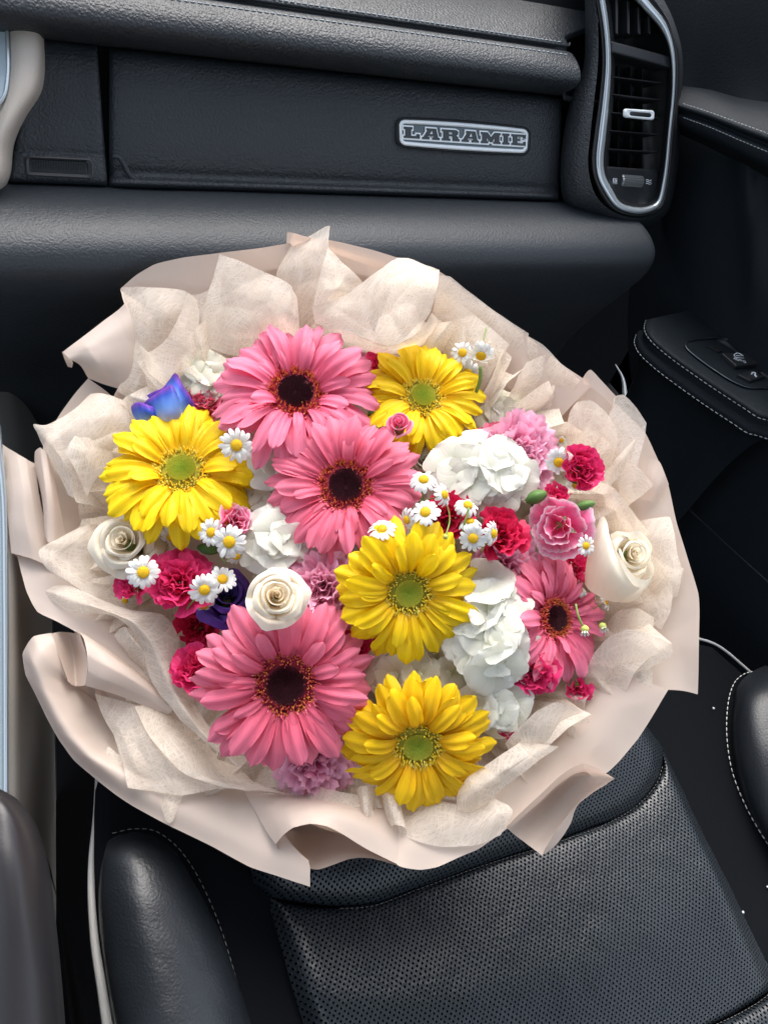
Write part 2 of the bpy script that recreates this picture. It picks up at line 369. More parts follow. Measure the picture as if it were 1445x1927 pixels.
# ------------------------------------------------------------------ dashboard
dash = empty('dashboard', tuple(DP(620, 360)), 'black grained truck dashboard with stitched upper pad, flat glovebox panel and tall side air vent', 'dashboard')
X0 = DP(60, 60, .04)[0] - .18; XE = DP(1099, 90, .04)[0]; XL = DP(1225, 470, .05)[0]
def sweep(name, prof, xa, xb, mt, nr=60, nx=90, kind=None, endr=.012, wr=0, parent=dash, fan_end=0):
    pr = catmull(np.array([DP(620, a, c) for a, c in prof]), nr)
    cen = pr.mean(axis=0); xs = []; sc = []
    for t in np.linspace(0, 1, 8): xs.append(xa + endr * (1 - math.cos(t * math.pi / 2)) if 0 else xa + endr * t); sc.append(1)
    xs = list(np.linspace(xa, xb - endr, nx)) + [xb - endr + endr * math.sin(t) for t in np.linspace(.2, math.pi / 2, 8)]
    sc = [0] * nx + [1 - math.cos(t) for t in np.linspace(.2, math.pi / 2, 8)]
    # inward direction at each profile point: rounding of the right end
    tg = np.gradient(pr, axis=0); tg /= np.linalg.norm(tg, axis=1, keepdims=True); inn = np.cross(tg, XW); inn *= np.where((inn @ DNW) > 0, -1, 1)[:, None]
    cc = np.array([(p - DP(620, 220, 0)) @ DNW for p in pr]); extra = fan_end * np.clip((.012 - cc) / .06, 0, 1)
    w_ = (np.array(xs) - xa) / (xs[-1] - xa)
    rows = np.array([pr * np.array((0, 1, 1)) + XW * x + XW * (extra * ww)[:, None] + inn * endr * s for x, s, ww in zip(xs, sc, w_)])
    nv, nu = rows.shape[:2]; V = rows.reshape(-1, 3)
    return obj(name, mesh(name, V, grid_faces(nv, nu), mt), parent, kind)
pad = [(-190, -.16), (-120, -.075), (-60, -.028), (-25, -.002), (0, .012), (10, .0165), (16, .019), (21, .0205), (24, .017), (28, .0155), (32, .019), (35, .026), (40, .029), (52, .035), (75, .041), (95, .041), (112, .034), (124, .020), (131, .004), (134, -.03)]
pad_o = sweep('upper_pad', pad, X0, XE, M['dash'], nr=150, fan_end=.16, endr=.006)
def pline(py, c, xa, xb, n=3):
    p = DP(620, py, c); return [np.array((x, p[1], p[2])) for x in np.linspace(xa, xb, n)]
st_c = {14: .0186, 40: .0294}
for py, c in st_c.items(): stitches('stitch_row', pline(py, c + .0002, X0, XE - .012), pad_o, pitch=.0056, ln=.0044, r=.0006, lift=DNW)
# recessed backing behind the face panels
tube('pad_groove', pline(28, .0155, X0, XE - .018), .0012, M['dull'], pad_o, n=0, seg=6)
low = [(352, -.05), (360, -.022), (366, -.004), (371, .006), (385, .021), (410, .041), (440, .056), (470, .064), (500, .064), (530, .054), (565, .030), (610, -.012), (680, -.075), (780, -.14), (900, -.2)]
lowo = sweep('lower_bolster', low, X0, XL, M['dash_low'], nr=110, endr=.015)
obj('dash_back', mesh('dash_back', [DP(-400, -400, -.03), DP(1150, -400, -.03), DP(1150, 420, -.03), DP(-400, 400, -.03)], [(0, 1, 2, 3)], M['dull'], smooth=False), dash)
def face_panel(name, TL, TR, BR, BL, cs, mt=M['dash'], nx=70):
    rows = []
    for f, c in cs:
        a = np.array(TL) * (1 - f) + np.array(BL) * f; b = np.array(TR) * (1 - f) + np.array(BR) * f
        # rolled side edges
        r = []
        for s, dc in ((0, -.02), (.0, -.004), (.004, -.0012), (.012, 0), (.25, 0), (.5, 0), (.75, 0), (.985, 0), (.995, -.0015), (1, -.005), (1.0, -.02)):
            q = a * (1 - s) + b * s; r.append(DP(q[0], q[1], c + dc))
        rows.append(r)
    return loft(name, rows, mt, nu=nx, nv=90, parent=dash)
gp = face_panel('glovebox_panel', (207, 88), (1056, 182), (1050, 377), (207, 352),
   [(0, -.02), (.015, -.006), (.05, 0), (.2, .003), (.5, .004), (.72, .0025), (.84, -.0005), (.895, -.0035), (.925, -.0015), (.945, .0025), (.965, .0035), (.985, .001), (1, -.008), (1.0, -.02)])
tube('panel_step', [DP(212, 294, .0005), DP(222, 295, .0008), DP(229, 301, .0012), DP(238, 317, .0012), DP(247, 331, .0012), DP(256, 338, .001), DP(300, 342, -.0002)], .0022, M['dash'], gp, seg=10)
lp = face_panel('side_panel', (62, 66), (183, 84), (203, 350), (18, 343),
   [(0, -.02), (.02, -.004), (.06, 0), (.5, .001), (.76, 0), (.785, -.0012), (.80, .0006), (.82, .0012), (.97, .001), (.99, -.002), (1, -.02)], nx=50)
# small sensor grille in the side panel
g = loft('sensor_bezel', [[DP(47, 293, .002), DP(176, 299, .002), DP(178, 336, .002), DP(50, 330, .002)], ], M['black'], nu=4, nv=2) if 0 else None
def bilin(TL, TR, BR, BL):
    TL, TR, BR, BL = map(lambda q: np.array(q, float), (TL, TR, BR, BL))
    def f(u, v, c=0):
        q = (TL * (1 - u) + TR * u) * (1 - v) + (BL * (1 - u) + BR * u) * v; return DP(q[0], q[1], c)
    return f
q = bilin((47, 293), (176, 299), (177, 337), (49, 331))
def rrect(f, r, c, u0=0, u1=1, v0=0, v1=1, asp=3.4, k=5):
    out = []
    for cu, cv, a0 in ((u1 - r / asp, v0 + r, -90), (u1 - r / asp, v1 - r, 0), (u0 + r / asp, v1 - r, 90), (u0 + r / asp, v0 + r, 180)):
        for t in range(k):
            a = R(a0 + 90 * t / (k - 1)); out.append(f(cu + r / asp * math.cos(a), cv + r * math.sin(a), c))
    return out
def loops(name, ls, mt, parent, cap=True, kind=None, smooth=True, bev=0):
    n = len(ls[0]); V = [p for l in ls for p in l]; Fc = grid_faces(len(ls), n, True)
    if cap: Fc.append(tuple((len(ls) - 1) * n + k for k in range(n)))
    return obj(name, mesh(name, V, Fc, mt, smooth=smooth), parent, kind)
sg = loops('sensor_grille', [rrect(q, .22, .0), rrect(q, .22, .0035), rrect(q, .2, .004, .02, .98, .06, .94), rrect(q, .15, .0032, .06, .92, .14, .80), rrect(q, .12, .0022, .075, .905, .18, .76)], M['black'], lp, smooth=False)
V = []; Fc = []
for i in range(34):
    for j in range(9):
        u = .09 + .80 * i / 33; v = .22 + .50 * j / 8; o = len(V)
        a = .007; b = .018
        V += [q(u - a, v - b, .0024), q(u + a, v - b, .0024), q(u + a, v + b, .0024), q(u - a, v + b, .0024), q(u, v, .0032)]
        Fc += [(o, o + 1, o + 4), (o + 1, o + 2, o + 4), (o + 2, o + 3, o + 4), (o + 3, o, o + 4)]
obj('grille_dots', mesh('grille_dots', V, Fc, mat('grille_dot', (.05, .055, .06), .35), smooth=False), sg, 'stuff')

# badge
def curved(TL, TR, BR, BL, bt, bb):
    def f(u, v, c=0):
        TLn, TRn, BRn, BLn = (np.array(x, float) for x in (TL, TR, BR, BL))
        t = TLn * (1 - u) + TRn * u + np.array((0, -bt * 4 * u * (1 - u))); b = BLn * (1 - u) + BRn * u + np.array((0, bb * 4 * u * (1 - u)))
        q = t * (1 - v) + b * v; return DP(q[0], q[1], c)
    return f
badge = empty('x', tuple(DP(870, 255)))
bpy.data.objects.remove(badge)
bq = curved((745, 220), (1000, 240), (996, 293), (747, 277), 4, 3)
def rr2(f, r, c, m=0, mv=0, k=6, n=8):
    """rounded rectangle with subdivided long sides"""
    asp = 4.4; u0, u1, v0, v1 = m, 1 - m, mv, 1 - mv; out = []
    def arc(cu, cv, a0):
        for t in range(k): a = R(a0 + 90 * t / (k - 1)); out.append(f(cu + r / asp * math.cos(a), cv + r * math.sin(a), c))
    arc(u0 + r / asp, v0 + r, 180)
    for t in np.linspace(0, 1, n)[1:-1]: out.append(f(u0 + r / asp + (u1 - u0 - 2 * r / asp) * t, v0, c))
    arc(u1 - r / asp, v0 + r, 270); arc(u1 - r / asp, v1 - r, 0)
    for t in np.linspace(1, 0, n)[1:-1]: out.append(f(u0 + r / asp + (u1 - u0 - 2 * r / asp) * t, v1, c))
    arc(u0 + r / asp, v1 - r, 90)
    return out
bd = loops('badge', [rr2(bq, .26, .001), rr2(bq, .26, .0062), rr2(bq, .24, .0072, .008, .03), rr2(bq, .2, .0060, .018, .075)], M['black'], dash, smooth=False)
loops('badge_rim', [rr2(bq, .2, .0050, .019, .08), rr2(bq, .19, .0078, .022, .09), rr2(bq, .17, .0088, .030, .13), rr2(bq, .13, .0082, .040, .20), rr2(bq, .11, .0066, .043, .215)], M['silver'], bd, cap=False)
loops('badge_plate', [rr2(bq, .10, .0066, .044, .216), rr2(bq, .09, .0067, .05, .24)], M['plate'], bd, smooth=False)
# letters: outlines in a 0..1 cell each
LET = {
 'L': [[(0, 1), (.55, 1), (.55, .80), (.46, .78), (.46, .24), (.78, .24), (.80, .42), (1, .42), (1, 0), (0, 0), (0, .2), (.1, .22), (.1, .78), (0, .8)]],
 'A': [[(.25, 1), (.80, 1), (.92, .22), (1, .2), (1, 0), (.58, 0), (.58, .2), (.66, .22), (.65, .32), (.36, .32), (.34, .22), (.42, .2), (.42, 0), (0, 0), (0, .2), (.08, .22), (.30, .8), (.25, .82)], [(.44, .5), (.62, .5), (.59, .78), (.55, .78)]],
 'R': [[(0, 1), (.78, 1), (.92, .90), (.92, .62), (.82, .50), (.92, .40), (.93, .22), (1, .2), (1, 0), (.60, 0), (.60, .38), (.52, .42), (.40, .42), (.40, .22), (.48, .2), (.48, 0), (0, 0), (0, .2), (.08, .22), (.08, .8), (0, .82)], [(.40, .60), (.56, .60), (.60, .68), (.56, .78), (.40, .78)]],
 'M': [[(0, 1), (.34, 1), (.52, .58), (.70, 1), (1, 1), (1, .8), (.94, .78), (.94, .22), (1, .2), (1, 0), (.64, 0), (.64, .2), (.70, .22), (.70, .52), (.54, .12), (.48, .12), (.30, .52), (.30, .22), (.36, .2), (.36, 0), (0, 0), (0, .2), (.06, .22), (.06, .78), (0, .8)]],
 'I': [[(0, 1), (1, 1), (1, .8), (.82, .78), (.82, .22), (1, .2), (1, 0), (0, 0), (0, .2), (.18, .22), (.18, .78), (0, .8)]],
 'E': [[(0, 1), (1, 1), (1, .64), (.84, .64), (.80, .78), (.42, .78), (.42, .62), (.62, .62), (.62, .40), (.42, .40), (.42, .22), (.80, .22), (.84, .38), (1, .38), (1, 0), (0, 0), (0, .2), (.1, .22), (.1, .78), (0, .8)]]}
cells = [('L', 190, 340), ('A', 362, 525), ('R', 546, 712), ('A', 732, 892), ('M', 912, 1095), ('I', 1112, 1178), ('E', 1196, 1330)]
o3 = DP(720 + 190 * .2007, 210 + 255 * .2007, .0067); e3 = DP(720 + 1330 * .2007, 210 + 326 * .2007, .0067)
ex = e3 - o3; WL = np.linalg.norm(ex); ex = ex / WL; ez = DNW; ey = np.cross(ez, ex)
def bl_local(zx, zy):
    p = DP(720 + zx * .2007, 210 + zy * .2007, .0067) - o3; return p.dot(ex), p.dot(ey)
def letter_curve(pls, offset, ext):
    cu = bpy.data.curves.new('letter', 'CURVE'); cu.dimensions = '2D'; cu.fill_mode = 'BOTH'; cu.extrude = ext; cu.offset = offset
    for pl in pls:
        sp = cu.splines.new('POLY'); sp.points.add(len(pl) - 1)
        for k, (x, y) in enumerate(pl): sp.points[k].co = (x, y, 0, 1)
        sp.use_cyclic_u = True
    return cu
def curve_mesh(cu, mt, name):
    o = bpy.data.objects.new('tmp', cu); col.objects.link(o); bpy.context.view_layer.update()
    me = bpy.data.meshes.new_from_object(o.evaluated_get(bpy.context.evaluated_depsgraph_get())); bpy.data.objects.remove(o)
    me.name = name; me.materials.clear(); me.materials.append(mt); return me
Mb = Matrix([[ex[0], ey[0], ez[0], 0], [ex[1], ey[1], ez[1], 0], [ex[2], ey[2], ez[2], 0], [0, 0, 0, 1]])
def put_local(name, me, org, parent, lift, Mx=None):
    Mx = Mx or Mb; o = obj(name, me, parent); T = Matrix.Translation(Vector(org) + Vector((Mx[0][2], Mx[1][2], Mx[2][2])) * lift)
    o.matrix_basis = T @ Mx
    return o
def xf(me, mt4): me.transform(mt4); return me
M['letter'] = mat('letter_grey', (.035, .045, .05), .4, metal=.2)
for ch, a, b in cells:
    def mp(x, y, a=a, b=b):
        zx = a + (b - a) * x; s = (zx - 190) / 1140
        top = 142 + 78 * s; bot = 248 + 76 * s
        return bl_local(zx, bot + (top - bot) * y)
    pls = [[mp(x, y) for x, y in pl] for pl in LET[ch]]
    T0 = Matrix.Translation(Vector(o3))
    for nm, off, lift, mt_ in (('letter_outline', .0013, .0007, M['silver']), ('letter', -.0001, .0016, M['letter'])):
        me = curve_mesh(letter_curve(pls, off, .0005), mt_, nm)
        me.transform(Matrix.Translation(Vector(o3 + ez * lift)) @ Mb)
        obj(nm, me, bd)

# air vent pod
def DL(pts, c): return [DP(x, y, c) for x, y in pts]
def closed(pts, c, n=96):
    return list(catmull(np.array(DL(pts, c)), n, True))
podo = [(1092, -120), (1098, -40), (1100, 60), (1096, 130), (1076, 180), (1060, 250), (1054, 340), (1062, 382), (1100, 402), (1160, 420), (1218, 424), (1256, 398), (1272, 330), (1281, 200), (1283, 100), (1266, 36), (1238, -20), (1200, -90), (1140, -140)]
podm = [(1104, -100), (1112, -30), (1116, 60), (1112, 130), (1104, 190), (1098, 250), (1094, 320), (1104, 368), (1134, 396), (1168, 412), (1216, 414), (1250, 392), (1264, 330), (1275, 200), (1277, 100), (1260, 38), (1232, -12), (1194, -70), (1140, -110)]
cho = [(1118, -60), (1126, -5), (1136, 60), (1139, 120), (1134, 185), (1126, 250), (1121, 305), (1125, 335), (1138, 362), (1157, 388), (1184, 400), (1218, 400), (1242, 386), (1252, 350), (1262, 250), (1270, 150), (1268, 95), (1253, 45), (1225, 8), (1190, -30), (1150, -64)]
cho = cho[:-1] + [(1150, -64)]
chi = [(1130, -40), (1138, 0), (1146, 60), (1149, 120), (1146, 185), (1140, 250), (1135, 305), (1138, 330), (1149, 352), (1166, 380), (1188, 389), (1215, 389), (1236, 378), (1245, 345), (1256, 250), (1264, 150), (1258, 88), (1243, 55), (1215, 22), (1185, -10), (1152, -38)]
vent = loops('vent_housing', [closed(podo, -.03), closed(podo, .0), closed([((a[0] * 2 + b[0]) / 3, (a[1] * 2 + b[1]) / 3) for a, b in zip(podo, podm)], .022), closed(podm, .036), closed([(a[0] * .55 + 1195 * .0 + b[0] * .45, a[1] * .55 + b[1] * .45) for a, b in zip(podm, [min(cho, key=lambda q: (q[0] - p[0])**2 + (q[1] - p[1])**2) for p in podm])], .0405), ], M['dash'], dash, cap=False)
def inner(pts, d):  # shrink an outline towards its own centre line
    return [(1200 + (x - 1200) * (1 - d / 65), y + (d * .9 if y < 0 else (-d * .9 if y > 340 else 0))) for x, y in pts]
loops('vent_bezel', [closed(inner(cho, -8), .036), closed(inner(cho, -5), .0405), closed(inner(cho, -1), .0405), closed(inner(cho, 2), .030)], M['black'], vent, cap=False)
loops('chrome_trim', [closed(cho, .038), closed(cho, .0415), closed([((a[0] * 3 + b[0]) / 4, (a[1] * 3 + b[1]) / 4) for a, b in zip(cho, chi)], .0432), closed([((a[0] + b[0] * 2) / 3, (a[1] + b[1] * 2) / 3) for a, b in zip(cho, chi)], .0425), closed(chi, .039), closed(chi, .034)], M['chrome'], vent, cap=False)
ch2 = inner(chi, 2); ch3 = inner(chi, 9)
loops('vent_recess', [closed(chi, .0345), closed(ch2, .033), closed(ch3, .024), closed(inner(chi, 11), .0)], M['black'], vent, cap=True)
vq = lambda x, y, c: DP(x, y, c)
def bar(name, a, b, h, c0, c1, mt, parent=vent, bev=.0004):
    """horizontal bar between two pixels; h = pixel height, from plane c0 to c1"""
    pts = [(a[0], a[1]), (b[0], b[1]), (b[0], b[1] + h), (a[0], a[1] + h)]
    return poly_slab(name, [vq(x, y, c1) for x, y in pts], DNW, c1 - c0, mt, parent, bev)
bar('crossbar', (1150, 76), (1262, 106), 22, .012, .036, M['black'], bev=.002)
bar('frame_side', (1243, 128), (1262, 128), 240, .005, .028, M['dull']) if 0 else None
for ya, yb, xa, xb in ((143, 155, 1152, 1246), (176, 187, 1150, 1244), (210, 221, 1147, 1242), (244, 252, 1144, 1239), (279, 285, 1141, 1236)):
    s = bar('slat', (xa, ya), (xb, yb), 2.6, -.0, .0285, M['dull'])
for x in (1163, 1186, 1208): bar('vane', (x, 125), (x + 1.6, 125), 190, .0, .012, M['dull'])
for x, t in ((1158, 24), (1180, 30), (1200, 42), (1220, 60)): bar('upper_vane', (x, t - 30), (x + 5, t - 26), 92 - t, .004, .027, M['black'], bev=.0008)
bar('lower_block', (1139, 312), (1238, 320), 75, .006, .027, M['black'], bev=.002)
tabf = bilin((1172, 204), (1231, 208), (1230, 227), (1171, 221))
tb = loops('vent_tab', [rrect(tabf, .3, .026), rrect(tabf, .3, .036), rrect(tabf, .26, .0385, .05, .95, .1, .9), rrect(tabf, .2, .037, .22, .9, .28, .72)], M['silver'], vent)
loops('tab_inset', [rrect(tabf, .2, .0372, .22, .9, .28, .72), rrect(tabf, .16, .0375, .26, .87, .36, .66)], M['black'], tb)
# thumb wheel: a ribbed cylinder whose rim stands out of the block
wa, wb = DP(1163, 340, .022), DP(1203, 343, .022); wax = (wb - wa) / np.linalg.norm(wb - wa); up = np.cross(DNW, wax)
V = []; Fc = []; ns = 40; rr_ = .0082
for s_, rs in ((0, .9), (.06, 1), (.94, 1), (1, .9)):
    for k in range(ns):
        a = 2 * math.pi * k / ns; r = rr_ * rs * (1 if k % 2 else .955); V.append(wa + (wb - wa) * s_ + (up * math.sin(a) + DNW * math.cos(a)) * r)
Fc = grid_faces(4, ns, True) + [tuple(range(ns)), tuple(3 * ns + k for k in range(ns))]
obj('thumb_wheel', mesh('thumb_wheel', V, Fc, mat('wheel_grey', (.22, .24, .25), .3, metal=.7), smooth=False), vent)
sc_ = .0274
def stroke(pts, w=.6, parent=vent, c=sc_):
    tube('vent_symbol', [DP(x, y, c) for x, y in pts], w / 2000, M['white'], parent, seg=5, n=0)
for pts in ([(1153, 336), (1160, 336), (1160, 346), (1153, 346), (1153, 336)], [(1153, 344), (1160, 338)], [(1154, 339), (1157, 337.5), (1159.5, 341), (1157, 344.5), (1154, 342), (1154, 339)]): stroke(pts, .7)
for k in range(3): stroke([(1215, 339 + 3.4 * k), (1218, 338 + 3.4 * k), (1221, 340 + 3.4 * k), (1225, 339 + 3.4 * k)], .8)

# ------------------------------------------------------------------ passenger door
dx = .80
door = empty('passenger_door', tuple(XP(1400, 900, dx)), 'black passenger door panel with stitched armrest and window switches on the right', 'car door')
rows = []
for y, xs in ((-250, 1180), (0, 1190), (170, 1195), (320, 1200), (480, 1190), (620, 1180), (800, 1200), (1000, 1240), (1200, 1280), (1400, 1330)):
    rows.append([XP(xs + t, y, dx + (.02 if y < 180 else 0) - .012 * math.exp(-((xs + t - 1400 - max(0, y - 300) * .12) / 22)**2) * (1 if 300 < y < 620 else 0)) for t in (0, 60, 120, 160, 180, 195, 210, 225, 245, 280, 340, 420)])
loft('door_panel', rows, M['door'], nu=60, nv=60, parent=door)
# upper stitched ledge
led = [[(1268, 160, .80), (1330, 168, .80), (1400, 186, .80), (1520, 200, .80)],
       [(1268, 172, .765), (1330, 182, .765), (1400, 205, .765), (1520, 232, .765)],
       [(1270, 192, .742), (1330, 210, .742), (1400, 236, .742), (1520, 280, .742)],
       [(1272, 200, .739), (1330, 219, .739), (1400, 246, .739), (1520, 291, .739)],
       [(1272, 208, .748), (1330, 226, .748), (1400, 254, .748), (1520, 301, .748)],
       [(1272, 216, .742), (1330, 236, .742), (1400, 266, .742), (1520, 316, .742)],
       [(1272, 228, .744), (1330, 252, .744), (1400, 286, .744), (1520, 345, .744)],
       [(1272, 240, .765), (1330, 264, .765), (1400, 300, .765), (1520, 362, .765)],
       [(1272, 250, .80), (1330, 276, .80), (1400, 312, .80), (1520, 375, .80)]]
lg = loft('door_ledge', [[XP(*p) for p in r] for r in led], M['door'], nu=50, nv=60, parent=door)
stitches('stitch_row', [XP(1285, 195, .7395), XP(1330, 209.5, .7405), XP(1400, 235, .7405), XP(1500, 271, .7405)], lg, pitch=.005, ln=.0036, r=.00035)
stitches('stitch_row', [XP(1285, 221, .741), XP(1330, 237.5, .7405), XP(1400, 267.5, .7405), XP(1500, 309, .7405)], lg, pitch=.005, ln=.0036, r=.00035)
# armrest: horizontal top, padded edge
za = U(1212, 612, .90)[2]
def ZP(px, py, dz=0.0):
    r = ray(px, py); w = RW @ r; return w * ((za + dz - CAM[2]) / w[2]) + CAM
outer = [(1215, 602), (1212, 618), (1222, 638), (1255, 668), (1300, 701), (1345, 732), (1400, 768), (1428, 786), (1440, 789), (1475, 800)]
innr = [(1290, 585), (1318, 592), (1350, 608), (1385, 627), (1425, 650), (1460, 670), (1500, 692), (1530, 708), (1550, 715), (1570, 720)]
rws = []
def lerp2(a, b, t): return (a[0] * (1 - t) + b[0] * t, a[1] * (1 - t) + b[1] * t)
low_o = [(p[0] - 7, p[1] + 22) for p in outer]
for t, dz in ((1.0, -.004), (.9, -.001), (.6, .0015), (.3, .0015), (.12, 0), (.04, -.002), (0, -.005)): rws.append([ZP(*lerp2(o, i, t), dz) for o, i in zip(outer, innr)])
base_out = [ZP(*o, -.005) for o in outer]
cen = ZP(1400, 690)
def drop(pts, dz, inn): return [p - ZW * dz + nrm(cen - p) * inn for p in pts]
rws += [drop(base_out, .004, .005), drop(base_out, .008, .003), drop(base_out, .012, .005), drop(base_out, .016, -.001), drop(base_out, .024, 0), drop(base_out, .03, .008), drop(base_out, .06, .02), drop(base_out, .2, .03)]
arm = loft('door_armrest', rws, M['door'], nu=70, nv=110, parent=door)
stitches('stitch_row', [p - ZW * .0005 for p in base_out], arm, pitch=.0062, ln=.0042, r=.0006)
stitches('stitch_row', [p - nrm(cen - p) * .0016 for p in drop(base_out, .0215, 0)], arm, pitch=.0062, ln=.0042, r=.0006)
swo = [(1288, 645), (1300, 639), (1330, 636), (1362, 636), (1400, 655), (1440, 682), (1480, 705), (1480, 735), (1440, 731), (1405, 729), (1380, 719), (1340, 694), (1305, 668), (1290, 654)]
def zc(pts, dz, n=80): return list(catmull(np.array([ZP(x, y, dz) for x, y in pts]), n, True))
cx_, cy_ = 1385, 685
def zs(pts, s): return [(cx_ + (x - cx_) * s, cy_ + (y - cy_) * s) for x, y in pts]
sw = loops('switch_panel', [zc(zs(swo, 1.0), .001), zc(zs(swo, .99), .003), zc(zs(swo, .96), .0032), zc(zs(swo, .94), .001)], M['black'], arm)
loops('switch_trim', [zc(zs(swo, 1.005), .001), zc(zs(swo, 1.0), .0038), zc(zs(swo, .985), .004), zc(zs(swo, .975), .003)], mat('dark_chrome', (.22, .27, .32), .3, metal=1), sw, cap=False)
def zslab(name, pts, dz, t, mt, parent, bev=.001): return poly_slab(name, [ZP(x, y, dz) for x, y in pts], ZW, t, mt, parent, bev)
zslab('window_switch', [(1358, 664), (1400, 664), (1432, 684), (1385, 688)], .0075, .006, M['black'], sw)
zslab('lock_switch', [(1388, 704), (1412, 697), (1440, 708), (1412, 716)], .006, .005, M['black'], sw)
zslab('lock_switch', [(1430, 700), (1446, 694), (1470, 705), (1452, 714)], .006, .005, M['black'], sw)
zslab('switch_well', [(1328, 650), (1352, 648), (1360, 660), (1352, 662)], .0036, .002, M['dull'], sw)
for pts in ([(1380, 668), (1386, 664), (1392, 666), (1398, 670)], [(1380, 668), (1383, 673), (1399, 674)], [(1384, 669), (1394, 670)]):
    tube('switch_symbol', [ZP(x, y, .0079) for x, y in pts], .0005, M['white'], sw, seg=5, n=0)
def text_mesh(s, mt, size, ax_x, ax_y, ax_z, org, name, parent):
    cu = bpy.data.curves.new(name, 'FONT'); cu.body = s; cu.size = size; cu.extrude = .0001; cu.align_x = 'CENTER'; cu.align_y = 'CENTER'
    me = curve_mesh(cu, mt, name); me.transform(Matrix([[ax_x[i], ax_y[i], ax_z[i], org[i]] for i in range(3)] + [[0, 0, 0, 1]]))
    return obj(name, me, parent)
tx = nrm(ZP(1400, 682) - ZP(1384, 677)); ty = np.cross(ZW, tx)
text_mesh('AUTO', M['white'], .0058, tx, ty, ZW, ZP(1391, 678, .0078), 'switch_lettering', sw)
tube('switch_symbol', [ZP(x, y, .0064) for x, y in ((1413, 704), (1416, 701), (1420, 702), (1420, 707), (1423, 709))], .0009, M['white'], sw, seg=5)
# door sill edges and lower lines
tube('door_edge', [XP(1195, 640, .78), XP(1207, 690, .78), XP(1222, 790, .78), XP(1240, 880, .78), XP(1275, 935, .78), XP(1345, 1005, .78), XP(1460, 1110, .78)], .0012, M['door'], door)
tube('sill_trim', [SP(1157, 686, -.10), SP(1170, 710, -.10), SP(1175, 745, -.10), SP(1177, 800, -.10)], .003, mat('sill_grey', (.10, .12, .14), .4), door, radii=list(.001 + .0045 * np.sin(np.linspace(.05, 1.5, 40))))

# ------------------------------------------------------------------ centre console
cons = empty('center_console', tuple(U(40, 900, .66)), 'tall beige centre console with screen surround along the left edge', 'console')
# screen surround, top left
sr = [[(-60, -90, .60), (-10, -90, .585), (30, -90, .575), (60, -90, .58), (76, -90, .60), (84, -90, .66)],
      [(-60, 0, .60), (-5, 0, .585), (32, 0, .575), (62, 0, .58), (74, 0, .60), (76, 0, .66)],
      [(-60, 110, .60), (0, 110, .585), (35, 110, .575), (68, 110, .58), (84, 110, .60), (88, 115, .66)],
      [(-60, 190, .60), (-10, 190, .585), (28, 180, .575), (58, 175, .58), (76, 172, .60), (82, 170, .66)],
      [(-60, 240, .60), (-20, 240, .585), (10, 235, .575), (32, 225, .58), (46, 222, .60), (54, 225, .66)],
      [(-60, 290, .60), (-30, 290, .587), (-5, 285, .578), (12, 275, .583), (24, 272, .60), (28, 275, .66)],
      [(-60, 350, .60), (-30, 350, .59), (-12, 345, .582), (4, 338, .588), (16, 330, .60), (22, 325, .66)],
      [(-60, 380, .62), (-30, 380, .62), (-16, 376, .62), (-6, 368, .62), (2, 362, .62), (5, 360, .66)]]
ss = loft('screen_surround', [[U(*p) for p in r] for r in sr], M['beige'], nu=40, nv=60, parent=cons)
for nm, pts, mt_ in (('touch_screen', [(-80, -60, .578), (10, -60, .578), (12, 60, .578), (13, 140, .578), (6, 180, .578), (-6, 196, .578), (-80, 200, .578)], M['glass']),):
    poly_slab(nm, [U(*p) for p in pts], dirW(np.array((0, 0, 1.0))), .006, mt_, ss, .001)
tube('screen_trim', [U(12, -80, .576), U(14, 60, .576), U(15, 145, .576), U(8, 182, .576), (U(-6, 199, .576)), U(-40, 206, .576)], .0014, M['chrome'], ss)
# side of the console: bright shoulder falling into a vertical wall
sd_ = []
for y, xs in ((930, (-10, -4, 6, 24, 80, 88)), (1000, (2, 8, 16, 32, 84, 92)), (1150, (4, 12, 20, 36, 90, 98)), (1300, (4, 13, 22, 38, 94, 101)), (1450, (4, 13, 22, 40, 98, 105)), (1600, (4, 13, 22, 40, 100, 107)), (1800, (4, 13, 22, 40, 103, 110)), (2000, (4, 13, 22, 40, 105, 112))):
    sd_.append([U(x, y, d) for x, d in zip(xs, (.575, .570, .571, .588, .78, .90))])
loft('console_side', sd_, M['console'], nu=40, nv=60, parent=cons)
loft('console_shaded_end', [[U(x, y, d) for x, d in zip(xs, (.80, .74, .725, .735, .80, .95))] for y, xs in ((700, (-160, -120, -60, 0, 40, 60)), (716, (-160, -120, -55, 10, 58, 72)), (740, (-160, -120, -50, 14, 66, 78)), (860, (-160, -120, -40, 24, 84, 96)), (1000, (-150, -100, -20, 40, 96, 106)))], mat('console_shade', (.075, .08, .075), .6), nu=30, nv=24, parent=cons)  # console stretch deep in the footwell, its shade painted in as darker grey
tube('console_edge', [r[-1] for r in sd_[1:]], .0012, M['black'], cons)
poly_slab('console_glass', [U(-120, 800, .574), U(-16, 800, .574), U(0, 900, .574), U(3, 1100, .574), U(3, 1700, .574), U(-120, 1700, .574)], dirW(np.array((0, 0, 1.0))), .01, M['glass'], cons, .001)
loft('console_trim', [[U(x, y, d) for x, d in zip(xs, (.573, .5655, .565, .572))] for y, xs in ((800, (-18, -12, -3, 2)), (930, (-3, 2, 10, 14)), (1100, (1, 5, 13, 18)), (1400, (2, 6, 13, 18)), (1800, (2, 6, 13, 18)))], M['chrome'], nu=12, nv=30, parent=cons)
